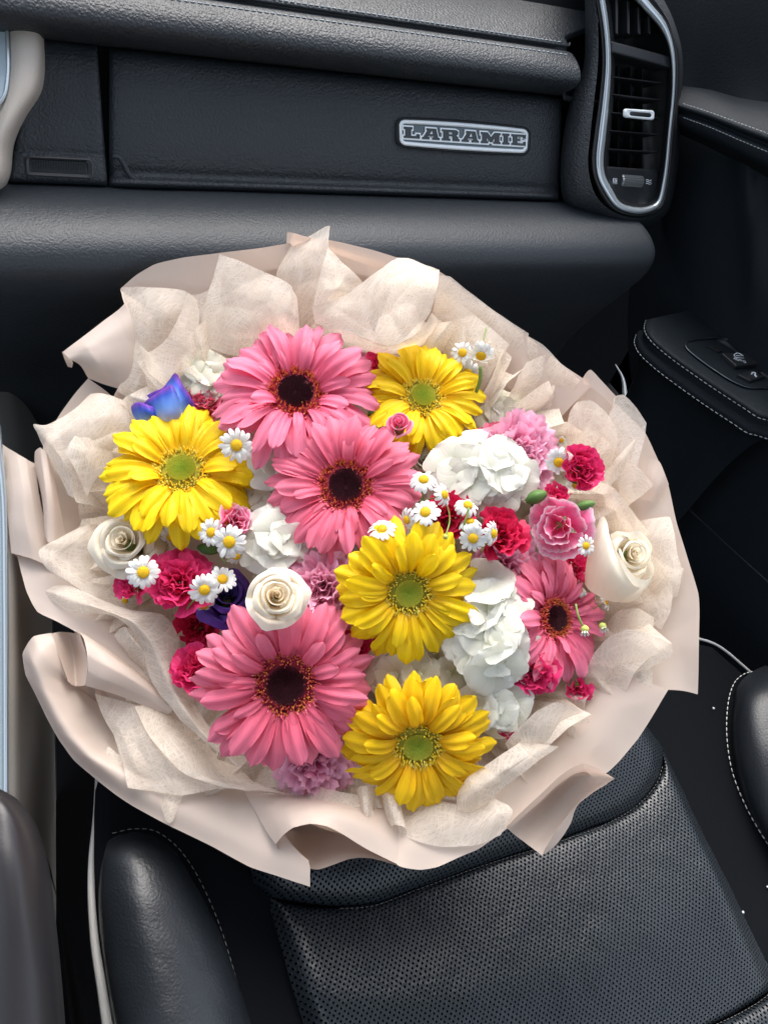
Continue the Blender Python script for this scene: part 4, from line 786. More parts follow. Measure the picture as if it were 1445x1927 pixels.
# tissue layers
T = [
 [[(228, 541, .0), (262, 538, -.003), (300, 540, -.002), (348, 546, .002), (374, 566, .008)], [(240, 600, .004), (275, 605, -.002), (310, 600, .0), (340, 600, .006), (366, 610, .012)], [(242, 670, .008), (270, 680, .006), (300, 685, .014), (330, 690, .022), (350, 690, .03)], [(221, 736, .010), (246, 752, .014), (275, 765, .022), (305, 775, .032), (330, 780, .04)]],
 [[(348, 552, -.013), (340, 585, -.016), (326, 615, -.019), (305, 645, -.020), (282, 661, -.016), (261, 650, -.004)], [(362, 562, -.004), (356, 600, -.009), (345, 635, -.012), (325, 668, -.012), (300, 690, -.008), (272, 690, .002)], [(374, 585, .008), (374, 630, .006), (366, 670, .006), (350, 705, .008), (322, 735, .012), (290, 748, .018)]],
 [[(350, 556, .010), (375, 552, .006), (398, 540, .004), (416, 500, .002)], [(356, 620, .018), (380, 612, .012), (402, 600, .010), (420, 590, .012)], [(350, 700, .035), (380, 700, .035), (410, 690, .035), (440, 680, .035)]],
 [[(413, 478, -.010), (450, 492, -.014), (490, 508, -.018), (528, 524, -.021), (552, 540, -.022), (560, 560, -.012)], [(396, 532, -.006), (430, 550, -.014), (470, 568, -.018), (510, 582, -.020), (542, 590, -.020), (562, 600, -.008)], [(379, 590, .002), (410, 612, -.006), (448, 628, -.009), (485, 634, -.006), (525, 634, .004), (562, 636, .014)], [(365, 643, .012), (395, 658, .006), (425, 668, .006), (448, 673, .008), (495, 676, .024), (560, 680, .036)]],
 [[(545, 462, .0), (565, 450, -.006), (590, 436, -.013), (614, 422, -.019), (618, 423, -.02)], [(522, 505, .006), (555, 490, -.006), (585, 478, -.014), (612, 466, -.020), (619, 465, -.02)], [(506, 560, .012), (550, 548, .0), (590, 530, -.010), (620, 520, -.016), (650, 530, -.010)], [(500, 640, .035), (545, 625, .022), (585, 612, .012), (625, 605, .008), (680, 620, .02)]],
 [[(619, 466, -.022), (642, 486, -.018), (664, 508, -.012), (690, 536, -.002)], [(607, 500, -.026), (628, 514, -.023), (648, 524, -.018), (668, 545, -.006)], [(595, 535, -.022), (612, 545, -.025), (636, 545, -.022), (655, 555, -.010)], [(586, 575, -.012), (600, 572, -.018), (615, 570, -.018), (632, 572, -.008)]],
 [[(586, 577, -.015), (615, 566, -.018), (650, 550, -.022), (690, 525, -.028), (722, 500, -.030), (746, 483, -.026), (768, 484, -.028), (796, 494, -.034), (827, 507, -.036)], [(587, 595, -.011), (618, 594, -.017), (652, 588, -.024), (692, 572, -.032), (724, 552, -.037), (750, 540, -.038), (775, 535, -.040), (800, 535, -.042), (824, 540, -.040)], [(589, 613, -.005), (622, 619, -.012), (658, 628, -.021), (694, 639, -.029), (722, 646, -.034), (750, 645, -.037), (778, 632, -.038), (797, 612, -.036), (812, 588, -.032)]],
 [[(589, 614, -.004), (622, 620, -.011), (658, 629, -.020), (694, 640, -.028), (722, 647, -.033), (750, 646, -.036), (778, 633, -.037), (797, 613, -.035), (812, 589, -.031)], [(575, 625, .010), (615, 634, .004), (655, 642, -.004), (694, 650, -.010), (722, 656, -.014), (752, 656, -.016), (784, 644, -.016), (808, 624, -.012), (826, 600, -.006)], [(560, 640, .035), (605, 650, .03), (650, 660, .026), (690, 668, .022), (722, 672, .02), (756, 672, .02), (792, 660, .02), (822, 640, .02), (845, 612, .02)]],
 [[(746, 483, -.024), (768, 483, -.030), (796, 493, -.036), (827, 506, -.038)], [(738, 530, -.032), (760, 530, -.040), (790, 534, -.044), (822, 544, -.042)], [(714, 590, -.034), (745, 590, -.042), (780, 586, -.043), (810, 590, -.036)], [(698, 642, -.030), (730, 650, -.038), (765, 642, -.038), (790, 622, -.034)]],
 [[(826, 518, -.004), (846, 520, -.006), (868, 538, -.006), (890, 555, -.004), (924, 582, -.002), (960, 606, .0), (995, 628, .002)], [(818, 565, .004), (842, 572, .002), (868, 584, .002), (895, 600, .004), (925, 620, .006), (956, 636, .006), (990, 652, .006)], [(805, 630, .024), (835, 645, .022), (862, 658, .022), (890, 672, .024), (918, 690, .028), (945, 705, .030), (975, 720, .03)]],
 [[(822, 545, .002), (850, 560, .0), (890, 590, -.004), (925, 618, -.004), (958, 648, -.004)], [(815, 590, .012), (840, 600, .006), (875, 625, .0), (905, 660, .0), (925, 700, .004)], [(800, 640, .03), (830, 650, .024), (860, 680, .02), (885, 710, .02), (900, 745, .024)]],
 [[(960, 644, -.010), (949, 662, -.004), (944, 682, .004), (951, 698, .010), (966, 702, .006), (980, 694, -.004), (992, 686, -.014)], [(938, 682, -.008), (930, 698, -.002), (930, 712, .004), (936, 722, .006), (948, 722, .002), (958, 714, -.006), (966, 708, -.014)], [(912, 735, .006), (908, 746, .010), (908, 756, .014), (912, 764, .016), (920, 764, .012), (930, 752, .006), (938, 742, .0)]],
 [[(992, 686, -.012), (1006, 676, -.002), (1030, 668, .004), (1052, 682, .002)], [(978, 712, -.006), (1000, 700, .002), (1026, 700, .008), (1046, 712, .006)], [(958, 742, .008), (980, 735, .012), (1010, 738, .014), (1040, 740, .008)], [(935, 780, .030), (965, 785, .030), (1000, 790, .028), (1036, 790, .022)]],
 [[(992, 632, .004), (1020, 648, .003), (1052, 681, .001), (1090, 716, .002)], [(990, 680, .010), (1015, 695, .008), (1046, 720, .006), (1075, 742, .008)], [(960, 740, .028), (990, 755, .024), (1025, 765, .02), (1060, 775, .018)], [(940, 800, .045), (975, 815, .04), (1010, 825, .036), (1045, 830, .032)]],
 [[(1058, 852, .022), (1064, 812, .008), (1072, 775, -.004), (1084, 758, -.012), (1110, 755, -.015), (1136, 776, -.014), (1160, 808, -.012)], [(1075, 870, .022), (1082, 836, .010), (1092, 808, .002), (1106, 795, -.004), (1126, 798, -.006), (1146, 815, -.006), (1161, 834, -.006)], [(1095, 905, .03), (1102, 885, .022), (1110, 870, .016), (1120, 862, .012), (1132, 862, .010), (1140, 868, .010), (1146, 880, .010)]],
 [[(1146, 768, -.006), (1152, 748, -.012), (1170, 743, -.016), (1196, 768, -.018), (1216, 796, -.018)], [(1132, 820, .002), (1145, 805, -.003), (1165, 800, -.008), (1190, 805, -.012), (1212, 818, -.016)], [(1108, 880, .016), (1128, 872, .010), (1152, 865, .004), (1180, 860, -.004), (1203, 860, -.010)], [(1085, 950, .035), (1110, 945, .028), (1138, 938, .018), (1165, 928, .008), (1190, 905, .0)], [(1078, 1010, .05), (1105, 1012, .042), (1130, 1010, .034), (1150, 1000, .026), (1166, 985, .016)]],
 [[(1216, 800, -.016), (1208, 830, -.010), (1196, 875, -.002)], [(1196, 820, -.012), (1180, 855, -.008), (1166, 900, -.0)], [(1130, 885, .008), (1125, 910, .006), (1120, 940, .008)], [(1065, 950, .03), (1065, 970, .03), (1066, 990, .03)]],
 [[(1180, 862, -.006), (1205, 885, -.010), (1228, 914, -.010)], [(1168, 900, .0), (1190, 915, -.004), (1212, 930, -.004)], [(1160, 945, .01), (1172, 950, .008), (1185, 952, .008)], [(1150, 985, .024), (1160, 985, .022), (1168, 980, .02)]],
 [[(1190, 984, .002), (1210, 978, -.004), (1235, 974, -.006), (1260, 972, -.008), (1268, 1008, -.010)], [(1212, 1030, -.002), (1228, 1024, -.006), (1246, 1022, -.010), (1262, 1030, -.012), (1276, 1045, -.012)], [(1226, 1090, -.002), (1240, 1085, -.008), (1256, 1080, -.012), (1270, 1080, -.014), (1286, 1072, -.012)], [(1215, 1140, .004), (1230, 1136, -.002), (1246, 1132, -.006), (1262, 1128, -.008), (1276, 1122, -.008)]],
 [[(1190, 1040, .01), (1225, 1030, .0), (1262, 1062, -.010), (1287, 1070, -.012)], [(1160, 1110, .014), (1200, 1100, .004), (1235, 1105, -.004), (1270, 1118, -.008)], [(1120, 1150, .026), (1160, 1150, .018), (1205, 1158, .008), (1240, 1170, .002)], [(1110, 1200, .035), (1150, 1200, .028), (1190, 1205, .02), (1225, 1210, .012)]],
 [[(1104, 1322, .022), (1100, 1295, .010), (1104, 1265, -.003), (1118, 1232, -.014), (1148, 1198, -.022), (1182, 1186, -.025), (1222, 1194, -.026), (1267, 1214, -.024)], [(1125, 1305, .016), (1130, 1285, .004), (1138, 1262, -.006), (1152, 1240, -.013), (1180, 1225, -.018), (1208, 1225, -.022), (1238, 1230, -.024), (1266, 1236, -.022)], [(1140, 1300, .016), (1152, 1292, .008), (1165, 1282, .0), (1180, 1275, -.006), (1196, 1270, -.010), (1210, 1266, -.013), (1222, 1262, -.015), (1230, 1256, -.016)]],
 [[(1136, 1176, .016), (1165, 1150, .006), (1200, 1145, -.002), (1230, 1160, -.006)], [(1150, 1230, .01), (1175, 1215, .0), (1200, 1210, -.006), (1228, 1215, -.010)], [(1160, 1270, .004), (1180, 1275, -.004), (1204, 1280, -.010), (1228, 1270, -.012)], [(1172, 1290, .004), (1188, 1308, -.003), (1204, 1328, -.008), (1226, 1312, -.010)]],
 [[(955, 1404, -.018), (962, 1385, -.022), (982, 1362, -.026), (1012, 1338, -.027), (1045, 1324, -.024), (1080, 1332, -.018), (1110, 1360, -.012)], [(962, 1420, -.010), (978, 1400, -.018), (1000, 1378, -.023), (1026, 1358, -.024), (1052, 1348, -.020), (1080, 1348, -.014), (1104, 1364, -.010)], [(983, 1426, -.004), (1000, 1416, -.012), (1020, 1402, -.017), (1040, 1388, -.018), (1055, 1376, -.015), (1064, 1366, -.012), (1060, 1358, -.008)]],
 [[(960, 1335, .012), (1000, 1318, .004), (1045, 1322, -.012), (1078, 1330, -.014), (1108, 1358, -.012)], [(955, 1370, .012), (985, 1350, .004), (1020, 1335, -.006), (1060, 1340, -.010), (1095, 1365, -.008)], [(950, 1410, .012), (970, 1390, .006), (1000, 1370, .0), (1035, 1360, -.002), (1075, 1375, .0)]],
 [[(861, 1508, -.010), (864, 1485, -.018), (878, 1462, -.023), (905, 1442, -.026), (935, 1424, -.027), (965, 1405, -.024), (990, 1385, -.016)], [(864, 1527, -.010), (874, 1512, -.022), (896, 1488, -.030), (925, 1468, -.033), (955, 1448, -.033), (990, 1425, -.028), (1025, 1400, -.018)], [(888, 1537, -.004), (905, 1527, -.014), (925, 1508, -.022), (950, 1485, -.026), (980, 1462, -.026), (1015, 1435, -.022), (1050, 1405, -.014)]],
 [[(700, 1490, .012), (740, 1495, .008), (780, 1500, .002), (820, 1508, -.004), (858, 1515, -.010), (900, 1505, -.014), (930, 1500, -.018), (955, 1512, -.018)], [(716, 1528, .0), (750, 1538, -.008), (785, 1548, -.012), (824, 1550, -.018), (862, 1548, -.020), (900, 1538, -.022), (934, 1526, -.026), (966, 1526, -.022)], [(731, 1558, -.008), (760, 1572, -.014), (795, 1586, -.018), (830, 1595, -.020), (864, 1594, -.022), (892, 1592, -.023), (920, 1584, -.024), (943, 1573, -.022)]],
 [[(465, 1490, .002), (510, 1490, .0), (553, 1490, .002), (600, 1488, .008), (660, 1480, .014), (730, 1490, .014)], [(500, 1505, -.005), (540, 1512, -.010), (580, 1525, -.014), (620, 1532, -.012), (675, 1530, -.004), (728, 1535, .0)], [(530, 1518, -.010), (570, 1538, -.020), (615, 1560, -.024), (660, 1576, -.022), (705, 1590, -.020), (745, 1598, -.018)]],
 [[(668, 1486, -.002), (678, 1478, -.014), (692, 1478, -.014), (706, 1487, -.002)], [(672, 1515, -.004), (682, 1510, -.018), (694, 1511, -.018), (706, 1518, -.006)], [(675, 1530, -.006), (684, 1538, -.018), (696, 1538, -.018), (706, 1528, -.008)]],
 [[(712, 1485, -.002), (722, 1480, -.012), (738, 1484, -.010), (750, 1490, .0)], [(722, 1520, -.006), (734, 1515, -.018), (748, 1520, -.018), (760, 1530, -.006)], [(734, 1556, -.010), (745, 1552, -.022), (760, 1556, -.022), (772, 1566, -.012)]],
 [[(177, 1303, .0), (200, 1310, .0), (228, 1318, -.002), (256, 1326, -.004), (300, 1336, .006)], [(194, 1355, -.006), (218, 1362, -.009), (246, 1370, -.010), (278, 1376, -.014), (330, 1388, .0)], [(214, 1392, -.010), (238, 1402, -.014), (262, 1410, -.014), (300, 1412, -.017), (360, 1422, -.004)], [(230, 1440, -.016), (256, 1444, -.018), (285, 1448, -.017), (322, 1448, -.018), (385, 1450, -.008)], [(241, 1482, -.020), (268, 1487, -.018), (300, 1492, -.018), (343, 1497, -.018), (410, 1483, -.010)]],
 [[(256, 1326, -.012), (285, 1322, -.004), (320, 1330, .006), (360, 1350, .014)], [(279, 1377, -.018), (310, 1372, -.012), (350, 1380, -.002), (395, 1398, .010)], [(306, 1413, -.021), (340, 1412, -.016), (380, 1420, -.006), (425, 1435, .006)], [(345, 1453, -.023), (380, 1454, -.020), (420, 1458, -.012), (460, 1466, .0)], [(420, 1483, -.020), (460, 1486, -.018), (505, 1488, -.012), (553, 1492, -.006)]],
 [[(288, 1488, -.014), (315, 1494, -.015), (345, 1494, -.014)], [(300, 1520, -.016), (318, 1522, -.018), (336, 1520, -.016)], [(309, 1547, -.018), (317, 1551, -.019), (326, 1547, -.018)]],
 [[(201, 1403, -.006), (214, 1412, -.008), (230, 1422, -.008)], [(179, 1436, -.010), (204, 1442, -.012), (229, 1446, -.012)]],
 [[(87, 1101, -.005), (108, 1099, -.009), (135, 1101, -.012), (180, 1120, -.014), (225, 1137, -.016), (275, 1146, -.014), (308, 1157, -.010), (335, 1200, -.006), (352, 1260, -.002), (372, 1325, -.006), (412, 1385, -.010), (456, 1440, -.012)], [(82, 1110, -.008), (102, 1116, -.014), (130, 1126, -.018), (175, 1142, -.022), (216, 1154, -.026), (250, 1172, -.028), (278, 1204, -.026), (300, 1246, -.022), (325, 1300, -.020), (362, 1356, -.024), (402, 1402, -.024), (448, 1440, -.018)], [(76, 1120, -.006), (98, 1134, -.010), (130, 1150, -.012), (170, 1158, -.014), (208, 1160, -.016), (234, 1180, -.014), (254, 1212, -.010), (274, 1258, -.008), (300, 1306, -.012), (338, 1356, -.018), (385, 1404, -.018), (440, 1440, -.014)]],
 [[(214, 1196, -.006), (220, 1185, -.014), (236, 1180, -.018), (254, 1181, -.014)], [(222, 1216, -.008), (236, 1208, -.016), (254, 1206, -.018), (272, 1212, -.010)], [(238, 1232, -.004), (256, 1234, -.010), (276, 1238, -.010), (296, 1244, -.004)], [(262, 1262, .004), (278, 1270, .0), (292, 1282, .0), (300, 1296, .004)]],
 [[(232, 1232, .002), (262, 1236, -.004), (290, 1250, -.006), (304, 1280, -.004)], [(240, 1250, .006), (264, 1258, .0), (284, 1280, -.003), (296, 1310, -.002)], [(262, 1290, .012), (280, 1300, .006), (298, 1320, .002), (312, 1345, .002)]],
 [[(164, 984, .0), (185, 976, .008), (205, 978, .016), (225, 990, .026)], [(115, 1010, -.012), (145, 1015, -.010), (180, 1024, .0), (215, 1040, .015)], [(73, 1036, -.020), (105, 1050, -.017), (150, 1066, -.008), (205, 1085, .008)], [(86, 1070, -.018), (120, 1085, -.016), (170, 1105, -.010), (235, 1128, .004)], [(112, 1092, -.014), (150, 1112, -.014), (200, 1136, -.012), (265, 1160, .0)]],
 [[(168, 735, .0), (190, 735, -.002), (214, 740, .0), (237, 750, .004)], [(128, 775, -.010), (160, 776, -.016), (205, 782, -.014), (255, 800, .004)], [(88, 797, -.014), (130, 805, -.022), (180, 815, -.016), (262, 838, .010)], [(62, 797, -.014), (100, 835, -.022), (155, 856, -.016), (245, 880, .016)], [(78, 835, -.014), (115, 865, -.020), (165, 886, -.012), (232, 910, .02)], [(97, 877, -.012), (130, 900, -.016), (170, 916, -.006), (222, 936, .024)], [(122, 932, -.010), (144, 943, -.013), (176, 950, -.002), (215, 960, .026)]],
 [[(122, 850, -.024), (140, 820, -.022), (170, 800, -.018), (210, 790, -.008)], [(140, 880, -.022), (160, 855, -.022), (190, 835, -.014), (230, 825, .0)], [(165, 935, -.012), (180, 905, -.012), (205, 880, -.004), (240, 865, .012)]],
 [[(1010, 1440, -.010), (1035, 1400, -.018), (1070, 1372, -.020), (1112, 1350, -.014)], [(975, 1425, .0), (1005, 1395, -.010), (1045, 1362, -.012), (1085, 1335, -.006)], [(950, 1400, .012), (985, 1370, .006), (1025, 1340, .002), (1060, 1315, .004)], [(935, 1380, .024), (965, 1350, .02), (1000, 1325, .018), (1040, 1300, .018)]],
 [[(1180, 1300, -.006), (1195, 1265, -.014), (1225, 1235, -.016), (1262, 1212, -.012)], [(1150, 1285, .002), (1165, 1250, -.008), (1195, 1215, -.010), (1235, 1190, -.006)], [(1120, 1260, .014), (1140, 1225, .006), (1165, 1195, .002), (1200, 1165, .004)], [(1100, 1240, .026), (1120, 1205, .02), (1140, 1175, .018), (1170, 1145, .018)]],
 [[(1240, 1070, -.010), (1262, 1105, -.014), (1258, 1150, -.014), (1240, 1185, -.008)], [(1215, 1075, .0), (1232, 1108, -.006), (1230, 1145, -.006), (1215, 1170, .0)], [(1180, 1085, .014), (1190, 1110, .008), (1188, 1140, .008), (1176, 1160, .012)]],
 [[(1075, 905, .012), (1110, 900, -.006), (1150, 918, -.012), (1190, 960, -.010), (1218, 1000, -.008)], [(1085, 950, .02), (1115, 945, .006), (1148, 958, -.002), (1180, 985, -.002), (1205, 1020, .0)], [(1100, 1000, .034), (1122, 995, .024), (1145, 1000, .018), (1168, 1015, .014), (1188, 1040, .012)]],
 [[(560, 1462, .006), (600, 1478, -.006), (650, 1490, -.010), (700, 1498, -.008)], [(572, 1500, -.002), (610, 1518, -.014), (655, 1530, -.018), (705, 1535, -.014)], [(600, 1545, -.016), (640, 1562, -.022), (680, 1572, -.024), (722, 1575, -.018)]],
 [[(285, 1420, .0), (330, 1405, .002), (390, 1420, .006), (450, 1445, .01)], [(340, 1450, -.006), (380, 1440, -.002), (430, 1450, .004), (480, 1468, .01)], [(420, 1482, -.010), (470, 1478, -.004), (520, 1478, .0), (560, 1480, .006)]],
]
for r in T: tis(r)
# pleated scraps of tissue filling between the larger sheets and the blooms
rt = random.Random(21)
def rim_at(a):
    best = min(rim, key=lambda q: abs((math.atan2(q[1] - ctr[1], q[0] - ctr[0]) - a + math.pi) % (2 * math.pi) - math.pi)); return math.hypot(best[0] - ctr[0], best[1] - ctr[1])
for deg in (-62, -40, -22, -6, 12, 30, 44, 60, 78, 96, 118, 140, 160, 176, 196, 214, 236, 262, 285):
    a0 = R(deg + rt.uniform(-5, 5)); wd_ = R(rt.uniform(11, 17)); rr_m = rim_at(a0); rows = []
    m_ = 6; jag = [rt.uniform(-.035, .035) for _ in range(m_)]; ph = rt.choice((-1, 1))
    for s_, k_, zz in ((.90, .004, .010), (.80, .012, .011), (.68, .03, .008), (.56, .05, .003)):
        row = []
        for i in range(m_):
            a = a0 + wd_ * (2 * i / (m_ - 1) - 1) * (.5 + .6 * s_) + R(6) * (s_ - .7) * ph * 4; r = rr_m * (s_ + jag[i] * s_)
            row.append((ctr[0] + r * math.cos(a), ctr[1] + r * math.sin(a), k_ + zz * (1 if (i % 2) else -1) * ph))
        rows.append(row)
    tis(rows, 50, 34, .0026)

# ------------------------------------------------------------------ flower meshes (unit local frames, +Z faces out of the bloom)
rnd = random.Random(11)
def pgrid(name, fn, mt, nu=7, nv=10, tmap=lambda u: u):
    V = []; uvs = []
    for j in range(nv):
        for i in range(nu):
            s = -1 + 2 * i / (nu - 1); t = tmap(j / (nv - 1)); V.append(fn(s, t)); uvs.append((i / (nu - 1), t))
    return mesh(name, V, grid_faces(nv, nu), mt, uvs)
def strap(L_, w, lift, droop, groove, tipc, seed, twist=0, base=.35, notch=.0):
    """gerbera/chamomile style ray petal along +X, face +Z"""
    def f(s, t):
        tt = t; ww = w * (base + (1 - base) * math.sin(min(1, tt / .62) * math.pi / 2)) * (1 if tt < .74 else max(0, 1 - ((tt - .74) / .262)**2.4)**.5 * .9 + .1)
        y = s * ww + .05 * L_ * math.sin(seed * 2.1) * t * t
        x = L_ * (t - .05 * abs(s)**2 * (t > .8)); 
        if t > .93: x -= notch * L_ * (1 - abs(s)) * .0 + notch * L_ * (math.cos(s * 9) * .5)
        z = L_ * (lift * t + .10 * math.sin(t * math.pi) - droop * t**2.4) + groove * w * (math.cos(s * math.pi * 1.9) * .5) * min(1, t * 3) * (1.1 - .7 * t) - .18 * w * s * s * tipc + .02 * L_ * math.sin(t * 7 + seed) * s
        z += twist * s * w * t
        return (x, y, z)
    return f
PET = {}
def fam(key, n, maker):
    PET[key] = [maker(i) for i in range(n)]
for c in ('g_pink', 'g_coral', 'g_yellow', 'g_gold'):
    yel = c in ('g_yellow', 'g_gold')
    fam(c, 6, lambda i: pgrid('petal', strap(1, (.178 if yel else .155) * (1 + .1 * math.sin(i * 2.3)), .1, .12 + .1 * (i % 3), .42, .6 + .5 * (i % 2), i * 1.3, twist=(.3 if i % 3 == 0 else -.2 if i % 3 == 1 else 0), base=.38, notch=.02), M[c], 9, 14, lambda u: math.sin(u * math.pi / 2)))
fam('cham', 4, lambda i: pgrid('petal', strap(1, .205 + .02 * (i % 2), .05, .08 + .11 * i, .3, .8, i * 1.7, base=.5, notch=.05), M['cham'], 5, 8, lambda u: math.sin(u * math.pi / 2)))
def frame_z(o, px, py, k, dirdeg, tilt, spin=0, scale=1.0):
    r = ray(px, py); n0 = -nrm(r); rt = nrm(np.cross((0, 1.0, 0), n0)); up = np.cross(n0, rt)
    a = R(dirdeg); t = R(tilt); lat = rt * math.cos(a) + up * math.sin(a)
    n = n0 * math.cos(t) + lat * math.sin(t)
    x = np.cross(up, n); x = nrm(x); y = np.cross(n, x)
    x, y, n = RW @ x, RW @ y, RW @ n
    c, s = math.cos(R(spin)), math.sin(R(spin)); x, y = x * c + y * s, y * c - x * s
    p = P(px, py, k)
    o.matrix_world = Matrix([[x[i] * scale, y[i] * scale, n[i] * scale, p[i]] for i in range(3)] + [[0, 0, 0, 1]])
def add(name, me, parent, loc=(0, 0, 0), rz=0, ry=0, rx=0, sc=1.0, kind=None):
    o = bpy.data.objects.new(name, me); col.objects.link(o); o.parent = parent
    S = Matrix.Diagonal((*sc, 1)) if isinstance(sc, tuple) else Matrix.Scale(sc, 4)
    o.matrix_basis = Matrix.Translation(loc) @ Matrix.Rotation(rz, 4, 'Z') @ Matrix.Rotation(ry, 4, 'Y') @ Matrix.Rotation(rx, 4, 'X') @ S
    if kind: o['kind'] = kind
    return o
def mkstem(parent, L_=1.8, r=.05, mt=None):
    pts = [(0, 0, -.08), (.03, .01, -.5), (0, .03, -1.1), (0, 0, -L_)]
    V, Fc = tube_geo(catmull(pts, 8), r, 6); add('stem', mesh('stem', V, Fc, mt or M['stem']), parent)
# gerbera centre: disc florets + ring florets, unit = petal tip radius ~1
def florets(dark, seed):
    r_ = random.Random(seed); V = []; Fc = []; C = []
    def spike(p, d, h, w, c0, c1, bend=0):
        d = nrm(d); a = nrm(np.cross(d, (0.31, .2, .9))); b = np.cross(d, a); o = len(V); p = np.array(p)
        for q, ww in ((0, w * .6), (h * .6, w)):
            for k in range(4):
                t = k * math.pi / 2; V.append(p + d * q + (a * math.cos(t) + b * math.sin(t)) * ww); C.append((*(c0 if q == 0 else c1), 1))
        V.append(p + d * h); C.append((*c1, 1))
        for k in range(4):
            k2 = (k + 1) % 4; Fc.append((o + k, o + k2, o + 4 + k2, o + 4 + k)); Fc.append((o + 4 + k, o + 4 + k2, o + 8))
    def head(r): return .085 * math.exp(-(r / .30)**4) + .02
    if dark:
        rings = [(.175, .045, 520, 'disc'), (.24, .06, 0, '')]
        for i in range(620):   # dark disc
            r = .165 * math.sqrt((i + .5) / 620); a = i * 2.39996; c = r_.random()
            col_ = (.030 + .03 * c, .006 + .004 * c, .010 + .006 * c)
            spike((r * math.cos(a), r * math.sin(a), .055 + .02 * (r / .165)), (math.cos(a) * .3, math.sin(a) * .3, 1), .030 + .02 * r_.random(), .006, (.02, .004, .006), col_)
        for i in range(460):   # orange and rose ring
            f = math.sqrt(r_.random()); r = .155 + .115 * f; a = r_.random() * 6.2832; tip = [(.62, .17, .06), (.72, .30, .06), (.55, .06, .07), (.66, .12, .10)][r_.randrange(4)]
            spike((r * math.cos(a), r * math.sin(a), .06 - .03 * f), (math.cos(a) * .5 * (f - .4), math.sin(a) * .5 * (f - .4), 1), .05 + .02 * r_.random(), .008, (.30, .01, .03), tip)
        for i in range(420):   # pink outer ring
            f = r_.random(); r = .255 + .10 * f; a = r_.random() * 6.2832; tip = [(.66, .10, .16), (.78, .20, .27), (.72, .14, .18)][r_.randrange(3)]
            spike((r * math.cos(a), r * math.sin(a), .045 - .03 * f), (math.cos(a) * (.4 + f), math.sin(a) * (.4 + f), 1), .05 + .04 * r_.random(), .010, (.5, .03, .07), tip)
    else:
        for i in range(620):
            r = .175 * math.sqrt((i + .5) / 620); a = i * 2.39996; c = r_.random(); e = (r / .175)
            col_ = (.33 + .16 * e + .05 * c, .44 + .08 * c, .05)
            spike((r * math.cos(a), r * math.sin(a), .05 + .018 * e), (math.cos(a) * .2, math.sin(a) * .2, 1), .024 + .012 * r_.random(), .007, (.20, .27, .03), col_)
        for i in range(520):
            f = math.sqrt(r_.random()); r = .165 + .15 * f; a = r_.random() * 6.2832; tip = [(.86, .66, .03), (.90, .58, .02), (.80, .70, .10), (.88, .76, .18)][r_.randrange(4)]
            spike((r * math.cos(a), r * math.sin(a), .055 - .035 * f), (math.cos(a) * .8 * f, math.sin(a) * .8 * f, 1), .05 + .025 * r_.random(), .0095, (.50, .30, .01), tip)
    # receptacle underneath
    o = len(V); ns = 24
    for r, z in ((.0, .052), (.12, .055), (.2, .04), (.3, .01), (.36, -.03), (.2, -.1)):
        for k in range(ns): V.append((r * math.cos(2 * math.pi * k / ns), r * math.sin(2 * math.pi * k / ns), z)); C.append((.06, .01, .015, 1) if dark and r < .15 else ((.45, .03, .07, 1) if dark else (.34, .30, .02, 1)))
    Fc.extend(grid_faces(6, ns, True, o))
    return mesh('florets', V, Fc, M['floret'], cols=C, smooth=False)
FL = {True: florets(True, 3), False: florets(False, 5)}
def gerbera(c, px, py, diam, k, dirdeg, tilt, label, seed, cup=.18, k2=1.0):
    k2 = .85 if seed == 4 else 1.0
    r_ = random.Random(seed); dark = c in ('g_pink', 'g_coral')
    o = empty('gerbera_daisy', (0, 0, 0), label, 'gerbera', 'pink gerberas in the bouquet' if dark else 'yellow gerberas in the bouquet')
    d = kdep(py) + k; frame_z(o, px, py, k, dirdeg, tilt, r_.random() * 60, .96 * diam / 2 * d / F)
    add('florets', FL[dark], o, kind='stuff', sc=((1.32 * k2, 1.32 * k2, 1.15) if dark else (1.12, 1.12, 1.1)))
    for layer, (n, L_, z, el, j) in enumerate(((22, .82, -.03, .08, .08), (21, .76, .0, cup + .03, .14), (11, .50 if dark else .62, .02, cup + .22, .2)) if dark else ((22, .82, -.03, .02, .08), (20, .75, .0, cup - .04, .14), (9, .60, .02, cup + .2, .2))):
        for i in range(n):
            a = 2 * math.pi * (i + .5 * layer) / n + r_.uniform(-.09, .09)
            e = el + r_.uniform(-.16, .17) + (r_.uniform(.1, .4) if r_.random() < .06 else 0)
            l_ = L_ * r_.uniform(1 - j, 1.04); 
            add('petal', r_.choice(PET[c]), o, (.26 * math.cos(a), .26 * math.sin(a), z + r_.uniform(-.012, .012)), a, -e, r_.uniform(-.28, .28), (l_, L_ * r_.uniform(.85, 1.12), l_))
    mkstem(o, 2.6, .05)
    return o
gerbera('g_pink', 557, 742, 308, -.020, 90, 32, 'light pink gerbera with dark centre, highest of the pink ones in the bouquet', 1)
gerbera('g_coral', 651, 915, 292, -.034, 100, 16, 'coral pink gerbera with dark centre in the middle, below the highest pink gerbera', 2)
gerbera('g_coral', 538, 1285, 338, -.040, 275, 14, 'largest pink gerbera with dark centre, below the open white rose', 3)
gerbera('g_pink', 1040, 1163, 250, -.012, 5, 42, 'smaller pink gerbera turned sideways at the right beside the white rose', 4)
gerbera('g_yellow', 342, 886, 292, -.020, 100, 32, 'yellow gerbera on the left, under the blue rose', 5)
gerbera('g_yellow', 795, 748, 240, -.006, 70, 33, 'yellow gerbera at the top right beside the highest pink gerbera', 6)
gerbera('g_yellow', 768, 1114, 274, -.044, 300, 18, 'yellow gerbera with green centre in the middle of the bouquet', 7)
gerbera('g_gold', 786, 1400, 288, -.024, 275, 34, 'golden yellow gerbera lowest in the bouquet, near the bottom tissue', 8)

